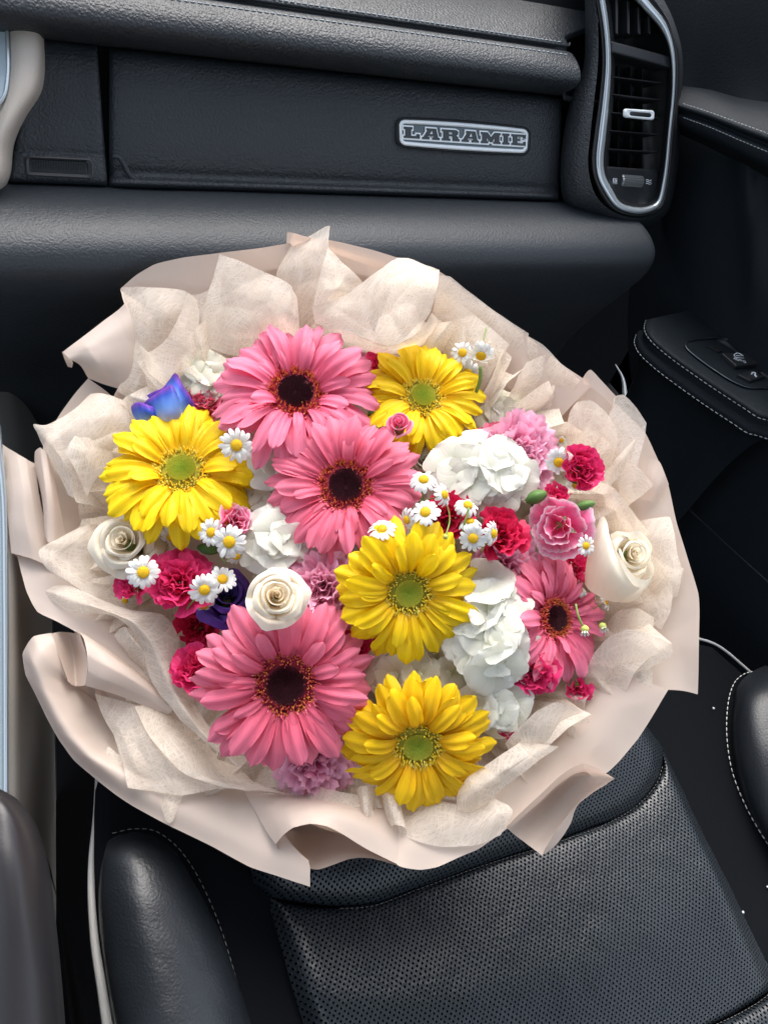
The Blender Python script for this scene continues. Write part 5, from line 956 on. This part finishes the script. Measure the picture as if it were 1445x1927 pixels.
# chamomile
def cdisc():
    r_ = random.Random(2); V = []; Fc = []; C = []; ns = 16
    prof = [(0, .30), (.12, .29), (.24, .24), (.33, .14), (.36, .02), (.2, -.06)]
    for r, z in prof:
        for k in range(ns): V.append((r * math.cos(2 * math.pi * k / ns), r * math.sin(2 * math.pi * k / ns), z)); C.append((.70, .42, .01, 1))
    Fc = grid_faces(len(prof), ns, True)
    for i in range(110):
        f = (i + .5) / 110; r = .35 * math.sqrt(f); a = i * 2.39996; z = .30 * math.sqrt(max(0, 1 - (r / .37)**2)); n = nrm((r * math.cos(a) * 2, r * math.sin(a) * 2, .6))
        o = len(V); c = r_.random(); cc = (.78 + .1 * c, .50 + .12 * c, .015, 1) if f > .35 else (.66, .52, .03, 1); p = np.array((r * math.cos(a), r * math.sin(a), z)); u = nrm(np.cross(n, (.3, .5, .8))); v = np.cross(n, u)
        for k in range(4): t = k * math.pi / 2; V.append(p + (u * math.cos(t) + v * math.sin(t)) * .022); C.append((.5, .28, .005, 1))
        V.append(p + n * .035); C.append(cc)
        for k in range(4): Fc.append((o + k, o + (k + 1) % 4, o + 4))
    return mesh('disc', V, Fc, M['cdisc'], cols=C, smooth=False)
CD = cdisc()
def chamomile(px, py, rad, k, dirdeg, tilt, where, seed, n=14, droop=0, stem_to=None):
    r_ = random.Random(seed + 100)
    o = empty('chamomile', (0, 0, 0), where, 'chamomile', 'chamomile flowers in the bouquet')
    d = kdep(py) + k; droop += r_.uniform(-.12, .18); frame_z(o, px, py, k, dirdeg + r_.uniform(-25, 25), tilt + r_.uniform(-2, 14), r_.random() * 360, rad * d / F)
    add('disc', CD, o, sc=(1.0, 1.0, .85))
    for i in range(n):
        a = 2 * math.pi * i / n + r_.uniform(-.08, .08)
        add('petal', r_.choice(PET['cham']), o, (.30 * math.cos(a), .30 * math.sin(a), .0), a, -.05 + droop + r_.uniform(-.12, .15), r_.uniform(-.25, .25), .74 * r_.uniform(.88, 1.05))
    mkstem(o, 2.8, .055)
    return o
CH = [(445, 838, 34, -.050, 0, 5, 'chamomile on the right edge petals of the left yellow gerbera', 0),
 (432, 1020, 35, -.048, 200, 6, 'largest white chamomile below the pink-tipped bud left of centre', 0),
 (398, 1002, 28, -.040, 160, 20, 'chamomile tucked left of the largest one below the left yellow gerbera', 0),
 (367, 978, 26, -.024, 260, 30, 'chamomile just under the lower petals of the left yellow gerbera', .2),
 (322, 1010, 26, -.018, 270, 35, 'chamomile between the left white rose and the left yellow gerbera', .3),
 (445, 1046, 24, -.030, 300, 25, 'chamomile half hidden under the largest one, by the white hydrangea', .2),
 (270, 1077, 34, -.046, 0, 4, 'chamomile in front of the small magenta bud, furthest left', 0),
 (385, 1110, 31, -.048, 270, 6, 'chamomile in front of the right side of the left magenta carnation', 0),
 (419, 1090, 29, -.036, 60, 12, 'chamomile against the purple rose, right of the left magenta carnation', 0),
 (384, 1140, 24, -.020, 280, 45, 'chamomile petals peeking out below the left magenta carnation', .4),
 (797, 903, 30, -.056, 95, 35, 'chamomile over the right petals of the middle coral gerbera, topmost there', .1),
 (836, 931, 25, -.056, 30, 40, 'chamomile above the crimson carnation behind the middle yellow gerbera', .2),
 (800, 964, 30, -.060, 90, 20, 'chamomile right at the upper petals of the middle yellow gerbera', 0),
 (766, 978, 24, -.054, 180, 45, 'chamomile seen sideways left of its neighbour above the middle yellow gerbera', .2),
 (719, 996, 29, -.058, 120, 35, 'chamomile between the middle coral gerbera and the middle yellow one', .1),
 (880, 951, 28, -.052, 80, 48, 'chamomile under the big white hydrangea, right of the crimson carnation', .3),
 (884, 982, 26, -.050, 90, 55, 'chamomile directly above the one beside the red spray carnation', .3),
 (890, 1013, 29, -.060, 260, 8, 'round chamomile left of the red spray carnation', 0),
 (928, 1004, 26, -.058, 10, 62, 'chamomile seen edge-on over the red spray carnation', .1),
 (1051, 870, 29, -.030, 270, 10, 'chamomile between the pink carnation and the magenta one at right', 0),
 (1084, 913, 24, -.004, 270, 30, 'chamomile half hidden below the magenta carnation at right', .2),
 (1102, 1027, 21, -.040, 0, 25, 'small chamomile at the left edge of the right white rose', 0),
 (870, 664, 25, -.004, 100, 15, 'chamomile behind the top right yellow gerbera', 0),
 (905, 669, 30, -.016, 280, 40, 'chamomile with drooping petals, highest at the upper right', .5),
 (880, 700, 26, .004, 250, 40, 'chamomile lowest of the three behind the top right yellow gerbera', .4),
 (706, 780, 22, -.008, 250, 30, 'chamomile petals peeking out between the top pink and yellow gerberas', .2),
 (1056, 829, 14, .012, 90, 20, 'tiny chamomile against the tissue above the right magenta carnation', .6),
 (1140, 1135, 16, -.006, 20, 70, 'chamomile seen edge-on under the right white rose', .2),
 (303, 1036, 26, -.016, 270, 10, 'chamomile with a wide bare disc above the left magenta carnation', .9),
 (1090, 1112, 18, -.004, 90, 30, 'yellow chamomile disc behind the sideways pink gerbera', .9),
 (236, 1130, 18, .0, 250, 30, 'chamomile disc under the small magenta bud at far left', .9),
 (905, 838, 18, -.004, 100, 20, 'chamomile petals by the salmon carnation under the top yellow gerbera', .2)]
for i, (x, y, r, k, dd, t, lab, dr) in enumerate(CH): chamomile(x, y, r * .94, k, dd, t, lab, i, 15 if r > 25 else 12, dr)

# ruffled fan petal for carnations
def fan(w, L_, teeth, wave, cup, seed, fr=.06):
    r_ = random.Random(seed); ph = [r_.uniform(0, 6.28) for _ in range(4)]
    def f(s, t):
        a = s * w * (.25 + .75 * t**.7); edge = 1 + (fr * (1 if int((s + 1) * teeth) % 2 else -.4) * (t > .9)) - .12 * s * s
        r = L_ * t * edge; x = r * math.cos(a * .9); y = r * math.sin(a)
        z = wave * L_ * t**1.5 * (math.sin(s * 5 + ph[0]) + .6 * math.sin(s * 9 + ph[1]) * t) + cup * L_ * t * t + .03 * L_ * math.sin(t * 8 + ph[2])
        return (x, y, z)
    return f
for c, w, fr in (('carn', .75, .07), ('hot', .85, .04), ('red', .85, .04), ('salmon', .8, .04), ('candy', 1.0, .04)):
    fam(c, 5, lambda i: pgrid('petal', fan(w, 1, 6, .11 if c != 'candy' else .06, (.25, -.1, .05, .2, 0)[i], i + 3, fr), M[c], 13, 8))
def calyx(parent, s=.3, h=.7):
    V, Fc = tube_geo([(0, 0, -h), (0, 0, -h * .85), (0, 0, -h * .6), (0, 0, -h * .45)], s, 8, [s * .35, s * .8, s, s * .9]); add('calyx', mesh('calyx', V, Fc, M['stem']), parent)
def carnation(c, px, py, diam, k, dirdeg, tilt, label, seed, n=34, open_=1.0, cat='carnation', asp=1.0):
    r_ = random.Random(seed + 500)
    grp = {'carn': 'pale pink carnations in the bouquet', 'hot': 'magenta spray carnations in the bouquet', 'red': 'crimson spray carnations in the bouquet', 'salmon': 'salmon carnations in the bouquet', 'candy': 'candy pink spray carnations in the bouquet'}[c]
    o = empty('carnation', (0, 0, 0), label, cat, grp); d = kdep(py) + k
    frame_z(o, px, py, k, dirdeg, tilt, r_.random() * 360, diam / 2 * d / F)
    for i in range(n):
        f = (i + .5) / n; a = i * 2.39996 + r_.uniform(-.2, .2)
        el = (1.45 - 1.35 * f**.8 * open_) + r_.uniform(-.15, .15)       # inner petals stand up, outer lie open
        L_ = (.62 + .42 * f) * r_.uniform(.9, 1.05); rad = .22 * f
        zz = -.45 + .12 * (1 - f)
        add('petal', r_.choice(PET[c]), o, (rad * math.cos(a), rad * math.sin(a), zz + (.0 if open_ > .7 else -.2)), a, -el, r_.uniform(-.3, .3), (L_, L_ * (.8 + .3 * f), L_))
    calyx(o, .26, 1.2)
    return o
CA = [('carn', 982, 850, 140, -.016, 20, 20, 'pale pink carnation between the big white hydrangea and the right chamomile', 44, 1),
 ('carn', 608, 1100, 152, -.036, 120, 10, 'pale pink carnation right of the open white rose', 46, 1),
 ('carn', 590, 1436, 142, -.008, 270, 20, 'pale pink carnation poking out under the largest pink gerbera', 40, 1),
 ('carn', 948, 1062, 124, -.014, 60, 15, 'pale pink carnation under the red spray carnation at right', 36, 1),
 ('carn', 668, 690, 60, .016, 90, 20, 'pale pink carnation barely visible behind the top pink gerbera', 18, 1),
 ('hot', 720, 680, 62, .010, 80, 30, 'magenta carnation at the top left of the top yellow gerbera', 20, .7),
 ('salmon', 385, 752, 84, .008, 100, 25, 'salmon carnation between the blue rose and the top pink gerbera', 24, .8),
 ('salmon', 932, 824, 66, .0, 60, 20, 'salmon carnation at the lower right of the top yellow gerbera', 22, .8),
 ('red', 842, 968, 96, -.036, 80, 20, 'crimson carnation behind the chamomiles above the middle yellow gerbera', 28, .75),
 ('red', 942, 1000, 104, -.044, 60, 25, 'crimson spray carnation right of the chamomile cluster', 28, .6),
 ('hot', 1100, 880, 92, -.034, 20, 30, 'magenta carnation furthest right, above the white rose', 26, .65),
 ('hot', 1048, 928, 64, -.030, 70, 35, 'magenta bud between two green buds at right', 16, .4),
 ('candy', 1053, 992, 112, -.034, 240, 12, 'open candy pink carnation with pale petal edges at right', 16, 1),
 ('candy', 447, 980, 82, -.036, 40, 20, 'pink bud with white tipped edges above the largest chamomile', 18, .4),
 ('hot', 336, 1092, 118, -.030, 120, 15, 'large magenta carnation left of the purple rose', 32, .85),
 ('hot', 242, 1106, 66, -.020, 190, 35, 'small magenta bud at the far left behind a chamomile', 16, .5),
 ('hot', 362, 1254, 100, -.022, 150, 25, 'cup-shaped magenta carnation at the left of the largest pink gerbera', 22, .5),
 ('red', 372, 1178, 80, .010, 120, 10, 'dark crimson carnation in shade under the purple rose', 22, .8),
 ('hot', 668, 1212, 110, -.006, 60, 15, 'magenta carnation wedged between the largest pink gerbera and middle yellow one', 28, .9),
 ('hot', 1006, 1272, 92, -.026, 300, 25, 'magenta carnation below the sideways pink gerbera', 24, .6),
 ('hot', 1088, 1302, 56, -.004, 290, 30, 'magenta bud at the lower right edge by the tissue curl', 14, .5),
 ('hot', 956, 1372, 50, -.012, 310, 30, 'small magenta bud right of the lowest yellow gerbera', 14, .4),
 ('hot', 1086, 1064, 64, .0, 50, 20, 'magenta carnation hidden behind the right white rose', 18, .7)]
for i, (c, x, y, dm, k, dd, t, lab, n, op) in enumerate(CA): carnation(c, x, y, dm, k, dd, t, lab, i, n, op)

# roses: wrapped petals
def rose_petal(r0, rin, h, dz, span, curl, seed, mt):
    """one petal of a nested bowl: rises from radius rin to its rim r0, then rolls outwards"""
    r_ = random.Random(seed); ph = r_.uniform(0, 6.28); pk = r_.uniform(-.25, .25)
    def f(s, t):
        a = s * span / 2; tt = max(0, (t - .6) / .4)
        u = min(1, t / .75)
        r = rin + (r0 - rin) * (u * (2 - u) * .55 + .45 * u * u) + .06 * r0 * s
        r += curl * (.17 * tt**1.5)
        edge = 1 - (.22 + .30 * min(1, curl)) * abs(s)**2.8
        z = h - dz * (1 - u**.9) * 1.0 - dz * (1 - edge) - curl * .13 * tt**2.2 + .02 * math.sin(s * 5 + ph) * tt
        z -= (.03 * curl) * math.exp(-((s - pk) / .22)**2) * tt
        r += .075 * curl * math.exp(-((s - pk) / .16)**2) * tt**2
        if edge < 1: r -= (1 - edge) * .12 * r0
        return (r * math.cos(a), r * math.sin(a), z)
    return pgrid('petal', f, M[mt], 17, 13)
def rose(mk, px, py, diam, k, dirdeg, tilt, label, seed, n=16, op=1.0, name='rose', grp='white roses in the bouquet'):
    r_ = random.Random(seed + 900); o = empty(name, (0, 0, 0), label, 'rose', grp); d = kdep(py) + k
    frame_z(o, px, py, k, dirdeg, tilt, r_.random() * 360, diam / 2 * d / F)
    for i in range(n):
        f = i / (n - 1); a = i * 2.35 + r_.uniform(-.2, .2)
        r0 = .05 + .66 * f**1.15 + r_.uniform(-.012, .012); rin = max(.02, r0 * (.40 + .15 * f) - .02)
        h = .30 - .36 * f**1.8 + r_.uniform(-.02, .02); dz = .34 + .60 * f; span = 4.6 - 2.2 * f**.7
        curl = max(0, (f - .35) / .65)**1.1 * 1.55 * op
        add('petal', rose_petal(r0, rin, h, dz, span, curl, seed * 50 + i, mk), o, (0, 0, 0), a, r_.uniform(-.04, .04), 0, r_.uniform(.98, 1.03))
    calyx(o, .3, 1.5)
    return o
rose('rose', 520, 1122, 132, -.084, 60, 12, 'open ivory white rose in the middle, touching the largest pink gerbera', 1, 16)
rose('rose_pale', 232, 1018, 146, -.030, 140, 20, 'ivory white rose at the left below the left yellow gerbera', 2, 14)
sr3 = rose('rose_pale', 1192, 1042, 98, -.034, 15, 34, 'large pale half-open rose seen from the side at the right edge of the flowers', 3, 11, .8)
def spet(rows):
    o = loft('petal', PP(rows), M['rose_pale'], 26, 22, parent=sr3, wr=.0006, wf=50, seed=4)
    uvl = o.data.uv_layers[0].data; vi = np.zeros(len(o.data.loops), int); o.data.loops.foreach_get('vertex_index', vi)
    uvl.foreach_set('uv', np.stack([(vi % 26) / 25, 1 - .5 * (vi // 26) / 21], 1).ravel())
spet([[(1122, 992, -.016), (1126, 976, -.020), (1134, 971, -.026), (1141, 982, -.032), (1147, 1012, -.040), (1160, 1050, -.044), (1182, 1085, -.042), (1204, 1108, -.034)], [(1116, 1010, -.014), (1120, 1002, -.024), (1130, 1000, -.032), (1138, 1012, -.038), (1145, 1040, -.043), (1155, 1070, -.045), (1172, 1096, -.042), (1192, 1116, -.032)], [(1106, 1040, -.008), (1110, 1038, -.020), (1118, 1042, -.028), (1128, 1056, -.034), (1136, 1076, -.037), (1146, 1098, -.037), (1160, 1115, -.034), (1174, 1126, -.026)], [(1098, 1096, .004), (1104, 1106, -.006), (1112, 1114, -.012), (1122, 1120, -.016), (1130, 1124, -.018), (1138, 1128, -.018), (1148, 1132, -.016), (1160, 1134, -.010)]])
spet([[(1150, 1016, -.036), (1158, 1034, -.043), (1172, 1060, -.047), (1192, 1084, -.046), (1214, 1092, -.040), (1229, 1082, -.030)], [(1152, 1040, -.034), (1162, 1060, -.040), (1176, 1080, -.043), (1194, 1096, -.041), (1211, 1102, -.035), (1222, 1098, -.024)], [(1150, 1090, -.018), (1160, 1102, -.024), (1172, 1112, -.026), (1184, 1118, -.025), (1196, 1120, -.020), (1206, 1120, -.012)], [(1140, 1124, .0), (1150, 1130, -.004), (1160, 1133, -.006), (1170, 1134, -.006), (1180, 1134, -.004), (1190, 1132, .002)]])
spet([[(1148, 1006, -.022), (1162, 1000, -.032), (1180, 1002, -.038), (1200, 998, -.034), (1216, 1012, -.028), (1224, 1034, -.022)], [(1152, 1020, -.018), (1166, 1016, -.024), (1182, 1018, -.028), (1198, 1016, -.026), (1210, 1026, -.020), (1216, 1042, -.014)], [(1160, 1050, .0), (1170, 1048, .0), (1182, 1048, .0), (1194, 1048, .0), (1202, 1052, .0), (1206, 1060, .0)]])
spet([[(1216, 1010, -.018), (1226, 1028, -.026), (1224, 1050, -.032), (1230, 1070, -.032), (1228, 1084, -.028)], [(1208, 1020, -.010), (1216, 1034, -.018), (1216, 1052, -.024), (1220, 1070, -.022), (1216, 1088, -.018)], [(1192, 1050, .004), (1198, 1060, .0), (1200, 1074, .0), (1200, 1086, .0), (1196, 1100, .002)]])
rose('hyd_cream', 800, 862, 92, -.008, 100, 15, 'small cream rose left of the big white hydrangea', 4, 16, .7)
br = empty('rose', tuple(P(312, 765, 0)), 'blue, violet and white dyed rose at the upper left behind the yellow gerbera', 'rose', 'blue and purple roses in the bouquet')
def bpet(rows):
    G = PP(rows); o = loft('petal', G, M['blue'], 26, 22, parent=br, wr=.0006, wf=60, seed=3, thick=.0004)
    uvl = o.data.uv_layers[0].data; n_ = 26; vi = np.zeros(len(o.data.loops), int); o.data.loops.foreach_get('vertex_index', vi)
    uvl.foreach_set('uv', np.stack([(vi % n_) / (n_ - 1), 1 - (vi // n_) / 21], 1).ravel())
bpet([[(322, 712, .002), (330, 703, .0), (346, 728, -.004), (362, 752, .0), (374, 774, .01)], [(308, 732, -.002), (322, 732, -.010), (338, 748, -.014), (350, 766, -.008), (358, 784, .004)], [(306, 760, .0), (318, 765, -.012), (330, 775, -.016), (342, 785, -.010), (350, 800, .0)], [(308, 800, .02), (318, 805, .01), (328, 808, .008), (338, 812, .01), (346, 820, .02)]])
bpet([[(268, 758, .0), (290, 744, -.008), (312, 730, -.014), (322, 724, -.016), (332, 738, -.010)], [(272, 768, .0), (294, 762, -.014), (314, 752, -.020), (330, 748, -.020), (342, 760, -.010)], [(282, 785, .004), (300, 785, -.014), (318, 782, -.020), (334, 780, -.018), (348, 786, -.006)], [(296, 815, .02), (308, 818, .008), (322, 820, .004), (334, 820, .006), (346, 822, .016)]])
bpet([[(246, 766, .002), (254, 758, -.006), (264, 757, -.012), (280, 762, -.014), (296, 768, -.008)], [(250, 780, .002), (260, 776, -.008), (270, 774, -.014), (284, 778, -.015), (298, 784, -.008)], [(262, 797, .006), (270, 796, -.002), (280, 795, -.006), (292, 797, -.006), (304, 802, .0)], [(285, 822, .02), (292, 823, .014), (300, 824, .012), (308, 824, .014), (316, 826, .02)]])
bpet([[(270, 752, .008), (280, 742, .0), (292, 736, -.004), (306, 730, -.006), (318, 716, .0)], [(276, 764, .008), (288, 758, .0), (300, 752, -.004), (312, 746, -.004), (324, 736, .002)], [(290, 800, .02), (300, 800, .014), (310, 800, .012), (318, 800, .014), (328, 800, .02)]])

rose('bud_pink', 750, 795, 66, -.062, 95, 30, 'small round half-open pink bud between the middle coral gerbera and top yellow one', 12, 10, .45, grp='pink rosebud in the bouquet')
rose('purple', 428, 1118, 126, -.006, 90, 20, 'dark purple rose behind the chamomiles left of the open white rose', 6, 16, 1.0, grp='blue and purple roses in the bouquet')
rose('purple', 898, 1068, 44, .004, 0, 30, 'sliver of purple rose right of the middle yellow gerbera', 7, 10, 1.0, grp='blue and purple roses in the bouquet')

# hydrangeas: heads of four-petalled florets
def hpet(seed, mt):
    r_ = random.Random(seed); ph = [r_.uniform(0, 6.28) for _ in range(3)]
    def f(s, t):
        w = .80 * math.sin(min(1, t / .7) * math.pi / 2)**.8 * (1 if t < .7 else math.sqrt(max(.0, 1 - ((t - .7) / .31)**2)) * .9 + .1)
        e = .018 * math.sin(s * 17 + ph[0]) * (t > .6)
        return (t * (1 + e) - .04 * s * s, s * w * (1 + e), .08 * t + .06 * math.sin(t * 2.6) * (1 - .4 * s * s) + .05 * math.sin(s * 3 + ph[1]) * t + .025 * math.sin(s * 7 + ph[2]) * t * t - .09 * t**3 * (seed % 3))
    return pgrid('petal', f, M[mt], 11, 9)
for c in ('hyd', 'hyd_cream'): PET[c] = [hpet(i + 1, c) for i in range(5)]
EYE = {}
def eye():
    if 'e' not in EYE:
        V, Fc = tube_geo([(0, 0, -.02), (0, 0, .04), (0, 0, .09)], .07, 8, [.06, .075, .03]); EYE['e'] = mesh('eye', V, Fc, mat('hydrangea_eye', (.60, .66, .32), .5))
    return EYE['e']
def hydrangea(c, px, py, wx, wy, k, dirdeg, tilt, label, seed, n, fs):
    """n florets spread over a dome; wx, wy half extents in pixels, fs floret radius in pixels"""
    r_ = random.Random(seed + 300); o = empty('hydrangea', (0, 0, 0), label, 'hydrangea', 'white hydrangea heads in the bouquet'); d = kdep(py) + k
    s = d / F; frame_z(o, px, py, k, dirdeg, tilt, 0, s)
    n = max(4, round(n * .85)); fs *= 1.16
    for i in range(n):
        f = math.sqrt((i + .3) / n); a = i * 2.39996 + seed
        x = wx * f * math.cos(a); y = wy * f * math.sin(a); dome = 22 * (1 - f * f) * max(wx, wy) / 60
        fl = bpy.data.objects.new('floret', None); fl.empty_display_size = .01; col.objects.link(fl); fl.parent = o
        nv_ = Vector((x * .8 + r_.uniform(-14, 14), y * .8 + r_.uniform(-14, 14), 80)).normalized(); q = nv_.to_track_quat('Z', 'Y').to_matrix().to_4x4()
        fl.matrix_basis = Matrix.Translation((x, y, dome + r_.uniform(-3, 5))) @ q @ Matrix.Rotation(r_.uniform(0, 3), 4, 'Z') @ Matrix.Scale(fs * r_.uniform(.9, 1.12), 4)
        for p_ in range(4):
            add('petal', r_.choice(PET[c]), fl, (.03 * math.cos(p_ * 1.5708), .03 * math.sin(p_ * 1.5708), .012 * (p_ % 2)), p_ * math.pi / 2 + r_.uniform(-.1, .1), r_.uniform(-.16, .04), r_.uniform(-.12, .12), r_.uniform(.92, 1.05))
        add('eye', eye(), fl)
    V, Fc = tube_geo([(0, 0, 5), (0, 0, -30), (0, 0, -120)], 8, 6, [6, 8, 6]); add('stem', mesh('stem', V, Fc, M['stem']), o)
    return o
hydrangea('hyd', 902, 892, 68, 50, -.022, 80, 10, 'big white hydrangea head at the right of the middle coral gerbera', 1, 13, 44)
hydrangea('hyd', 530, 1012, 52, 44, -.028, 90, 5, 'white hydrangea left of centre, above the open white rose', 2, 9, 42)
hydrangea('hyd', 922, 1185, 56, 92, -.028, 0, 10, 'tall white hydrangea between the middle yellow gerbera and the sideways pink one', 3, 13, 46)
hydrangea('hyd', 935, 1322, 42, 38, -.014, 300, 15, 'white hydrangea right above the lowest yellow gerbera', 4, 7, 38)
hydrangea('hyd_cream', 392, 712, 32, 28, .012, 100, 20, 'cream hydrangea behind the top left, between tissue and top pink gerbera', 5, 7, 30)
hydrangea('hyd', 507, 852, 36, 36, -.012, 60, 10, 'white hydrangea petals between the left yellow gerbera and the middle coral one', 6, 5, 36)
hydrangea('hyd_cream', 780, 1266, 90, 26, -.008, 270, 10, 'cream hydrangea filling the gap between the two lower yellow gerberas', 7, 11, 32)
hydrangea('hyd', 488, 936, 46, 40, .002, 90, 10, 'white hydrangea in shade between left yellow and middle coral gerberas', 8, 9, 34)
hydrangea('hyd_cream', 948, 778, 34, 20, .018, 80, 25, 'cream hydrangea behind the top yellow gerbera at the tissue cone', 9, 5, 26)
hydrangea('hyd_cream', 780, 1000, 110, 120, .034, 90, 0, 'deep cream hydrangea filling behind the middle yellow gerbera', 10, 18, 48)
hydrangea('hyd_cream', 600, 1180, 150, 130, .036, 90, 0, 'deep cream hydrangea filling behind the largest pink gerbera', 11, 18, 52)
hydrangea('hyd_cream', 1010, 1010, 80, 130, .036, 90, 0, 'deep cream hydrangea filling behind the candy pink carnation', 12, 14, 46)

# leaves, green buds, thin chamomile stalks
def leaf(px, py, ln, wd, ang, k, label, fat=.5):
    def f(s, t):
        w = math.sin(math.pi * min(1, t * .96 + .02))**.8 * wd / ln
        return (t, s * w, fat * w * (1 - s * s) + .05 * math.sin(t * 3))
    o = obj('leaf_bud', pgrid('leaf_bud', f, M['green'], 9, 10)); d = kdep(py) + k; frame_z(o, px, py, k, 90, 10, ang, ln * d / F)
    tag(o, label, 'green bud', 'green buds and leaves'); o.modifiers.new('thickness', 'SOLIDIFY').thickness = .06
leaf(990, 944, 40, 11, 25, -.030, 'green bud left of the magenta bud by the big hydrangea', 1)
leaf(1080, 958, 38, 8, 18, -.034, 'pointed green bud right of the candy pink carnation', 1)
leaf(1068, 900, 46, 14, 8, -.012, 'green calyx under the right magenta carnation', .6)
leaf(1010, 958, 30, 8, 110, .0, 'thin green leaf beside the candy pink carnation', .3)
leaf(372, 1030, 42, 10, -10, -.020, 'grey green leaf under the chamomiles at left', .4)
leaf(462, 1010, 28, 12, 40, -.014, 'green sepal under the white tipped bud', .6)
leaf(716, 815, 26, 9, 160, -.020, 'green sepal under the small half-open pink bud', .6)
leaf(970, 1255, 22, 12, 200, -.016, 'dark green leaf above the magenta carnation at lower right', .4)
leaf(694, 786, 20, 6, 60, -.010, 'tiny green leaf between the top pink and yellow gerberas', .3)
for pts, r, lab in (([(868, 1012, -.05), (874, 985, -.056), (882, 955, -.056)], .0007, 'thin green stalk rising beside the round chamomile'),
                    ([(792, 950, -.05), (796, 925, -.054), (797, 910, -.054)], .0006, 'thin green stalk under the topmost middle chamomile'),
                    ([(425, 1060, -.034), (418, 1048, -.04), (414, 1030, -.04)], .0008, 'thin green stalk behind the largest chamomile'),
                    ([(895, 740, -.0), (903, 715, -.01), (904, 690, -.016)], .0014, 'green stalk behind the top right yellow gerbera'),
                    ([(838, 1010, -.058), (846, 975, -.050), (838, 940, -.050)], .0006, 'thin green stalk holding the chamomile above the crimson carnation'),
                    ([(775, 1010, -.05), (786, 990, -.054), (799, 972, -.056)], .0006, 'thin green stalk under the chamomile at the upper petals of the middle yellow gerbera'),
                    ([(905, 1040, -.05), (914, 1022, -.052), (926, 1008, -.054)], .0006, 'short stalk behind the edge-on chamomile over the red carnation'),
                    ([(345, 1160, -.02), (360, 1135, -.034), (382, 1116, -.042)], .0007, 'thin green stalk under the left magenta carnation'),
                    ([(1083, 1137, -.055), (1088, 1160, -.058), (1098, 1182, -.058)], .0008, 'curved stalk lying over the sideways pink gerbera')):
    o = tube('flower_stalk', [P(*p) for p in pts], r, M['stem'], None, seg=6, n=12); tag(o, lab, 'stalk', 'thin stalks')
def tinybud(px, py, rad, k, dd, t, lab, petals=8):
    o = empty('chamomile_bud', (0, 0, 0), lab, 'flower bud', 'closed chamomile buds'); d = kdep(py) + k; frame_z(o, px, py, k, dd, t, 0, rad * d / F)
    V, Fc = tube_geo(catmull([(0, 0, -.8), (0, 0, -.4), (0, 0, .1), (0, 0, .5)], 8), .6, 10, [.1, .35, .55, .62, .62, .55, .4, .15]); add('bud', mesh('bud', V, Fc, mat('bud_green', (.42, .46, .10), .6)), o)
    for i in range(petals):
        a = 2 * math.pi * i / petals; add('petal', PET['cham'][0], o, (.4 * math.cos(a), .4 * math.sin(a), .1), a, -1.1, 0, .7)
tinybud(1100, 1186, 13, -.058, 270, 70, 'closed bud at the end of the stalk over the sideways pink gerbera')
tinybud(1134, 1180, 12, -.03, 290, 60, 'closed bud at the right tip of the sideways pink gerbera')
tinybud(838, 1010, 8, -.064, 90, 10, 'tiny green bud on the middle yellow gerbera', 0)
tinybud(903, 651, 10, -.018, 90, 20, 'round green bud above the drooping chamomile at upper right', 0)
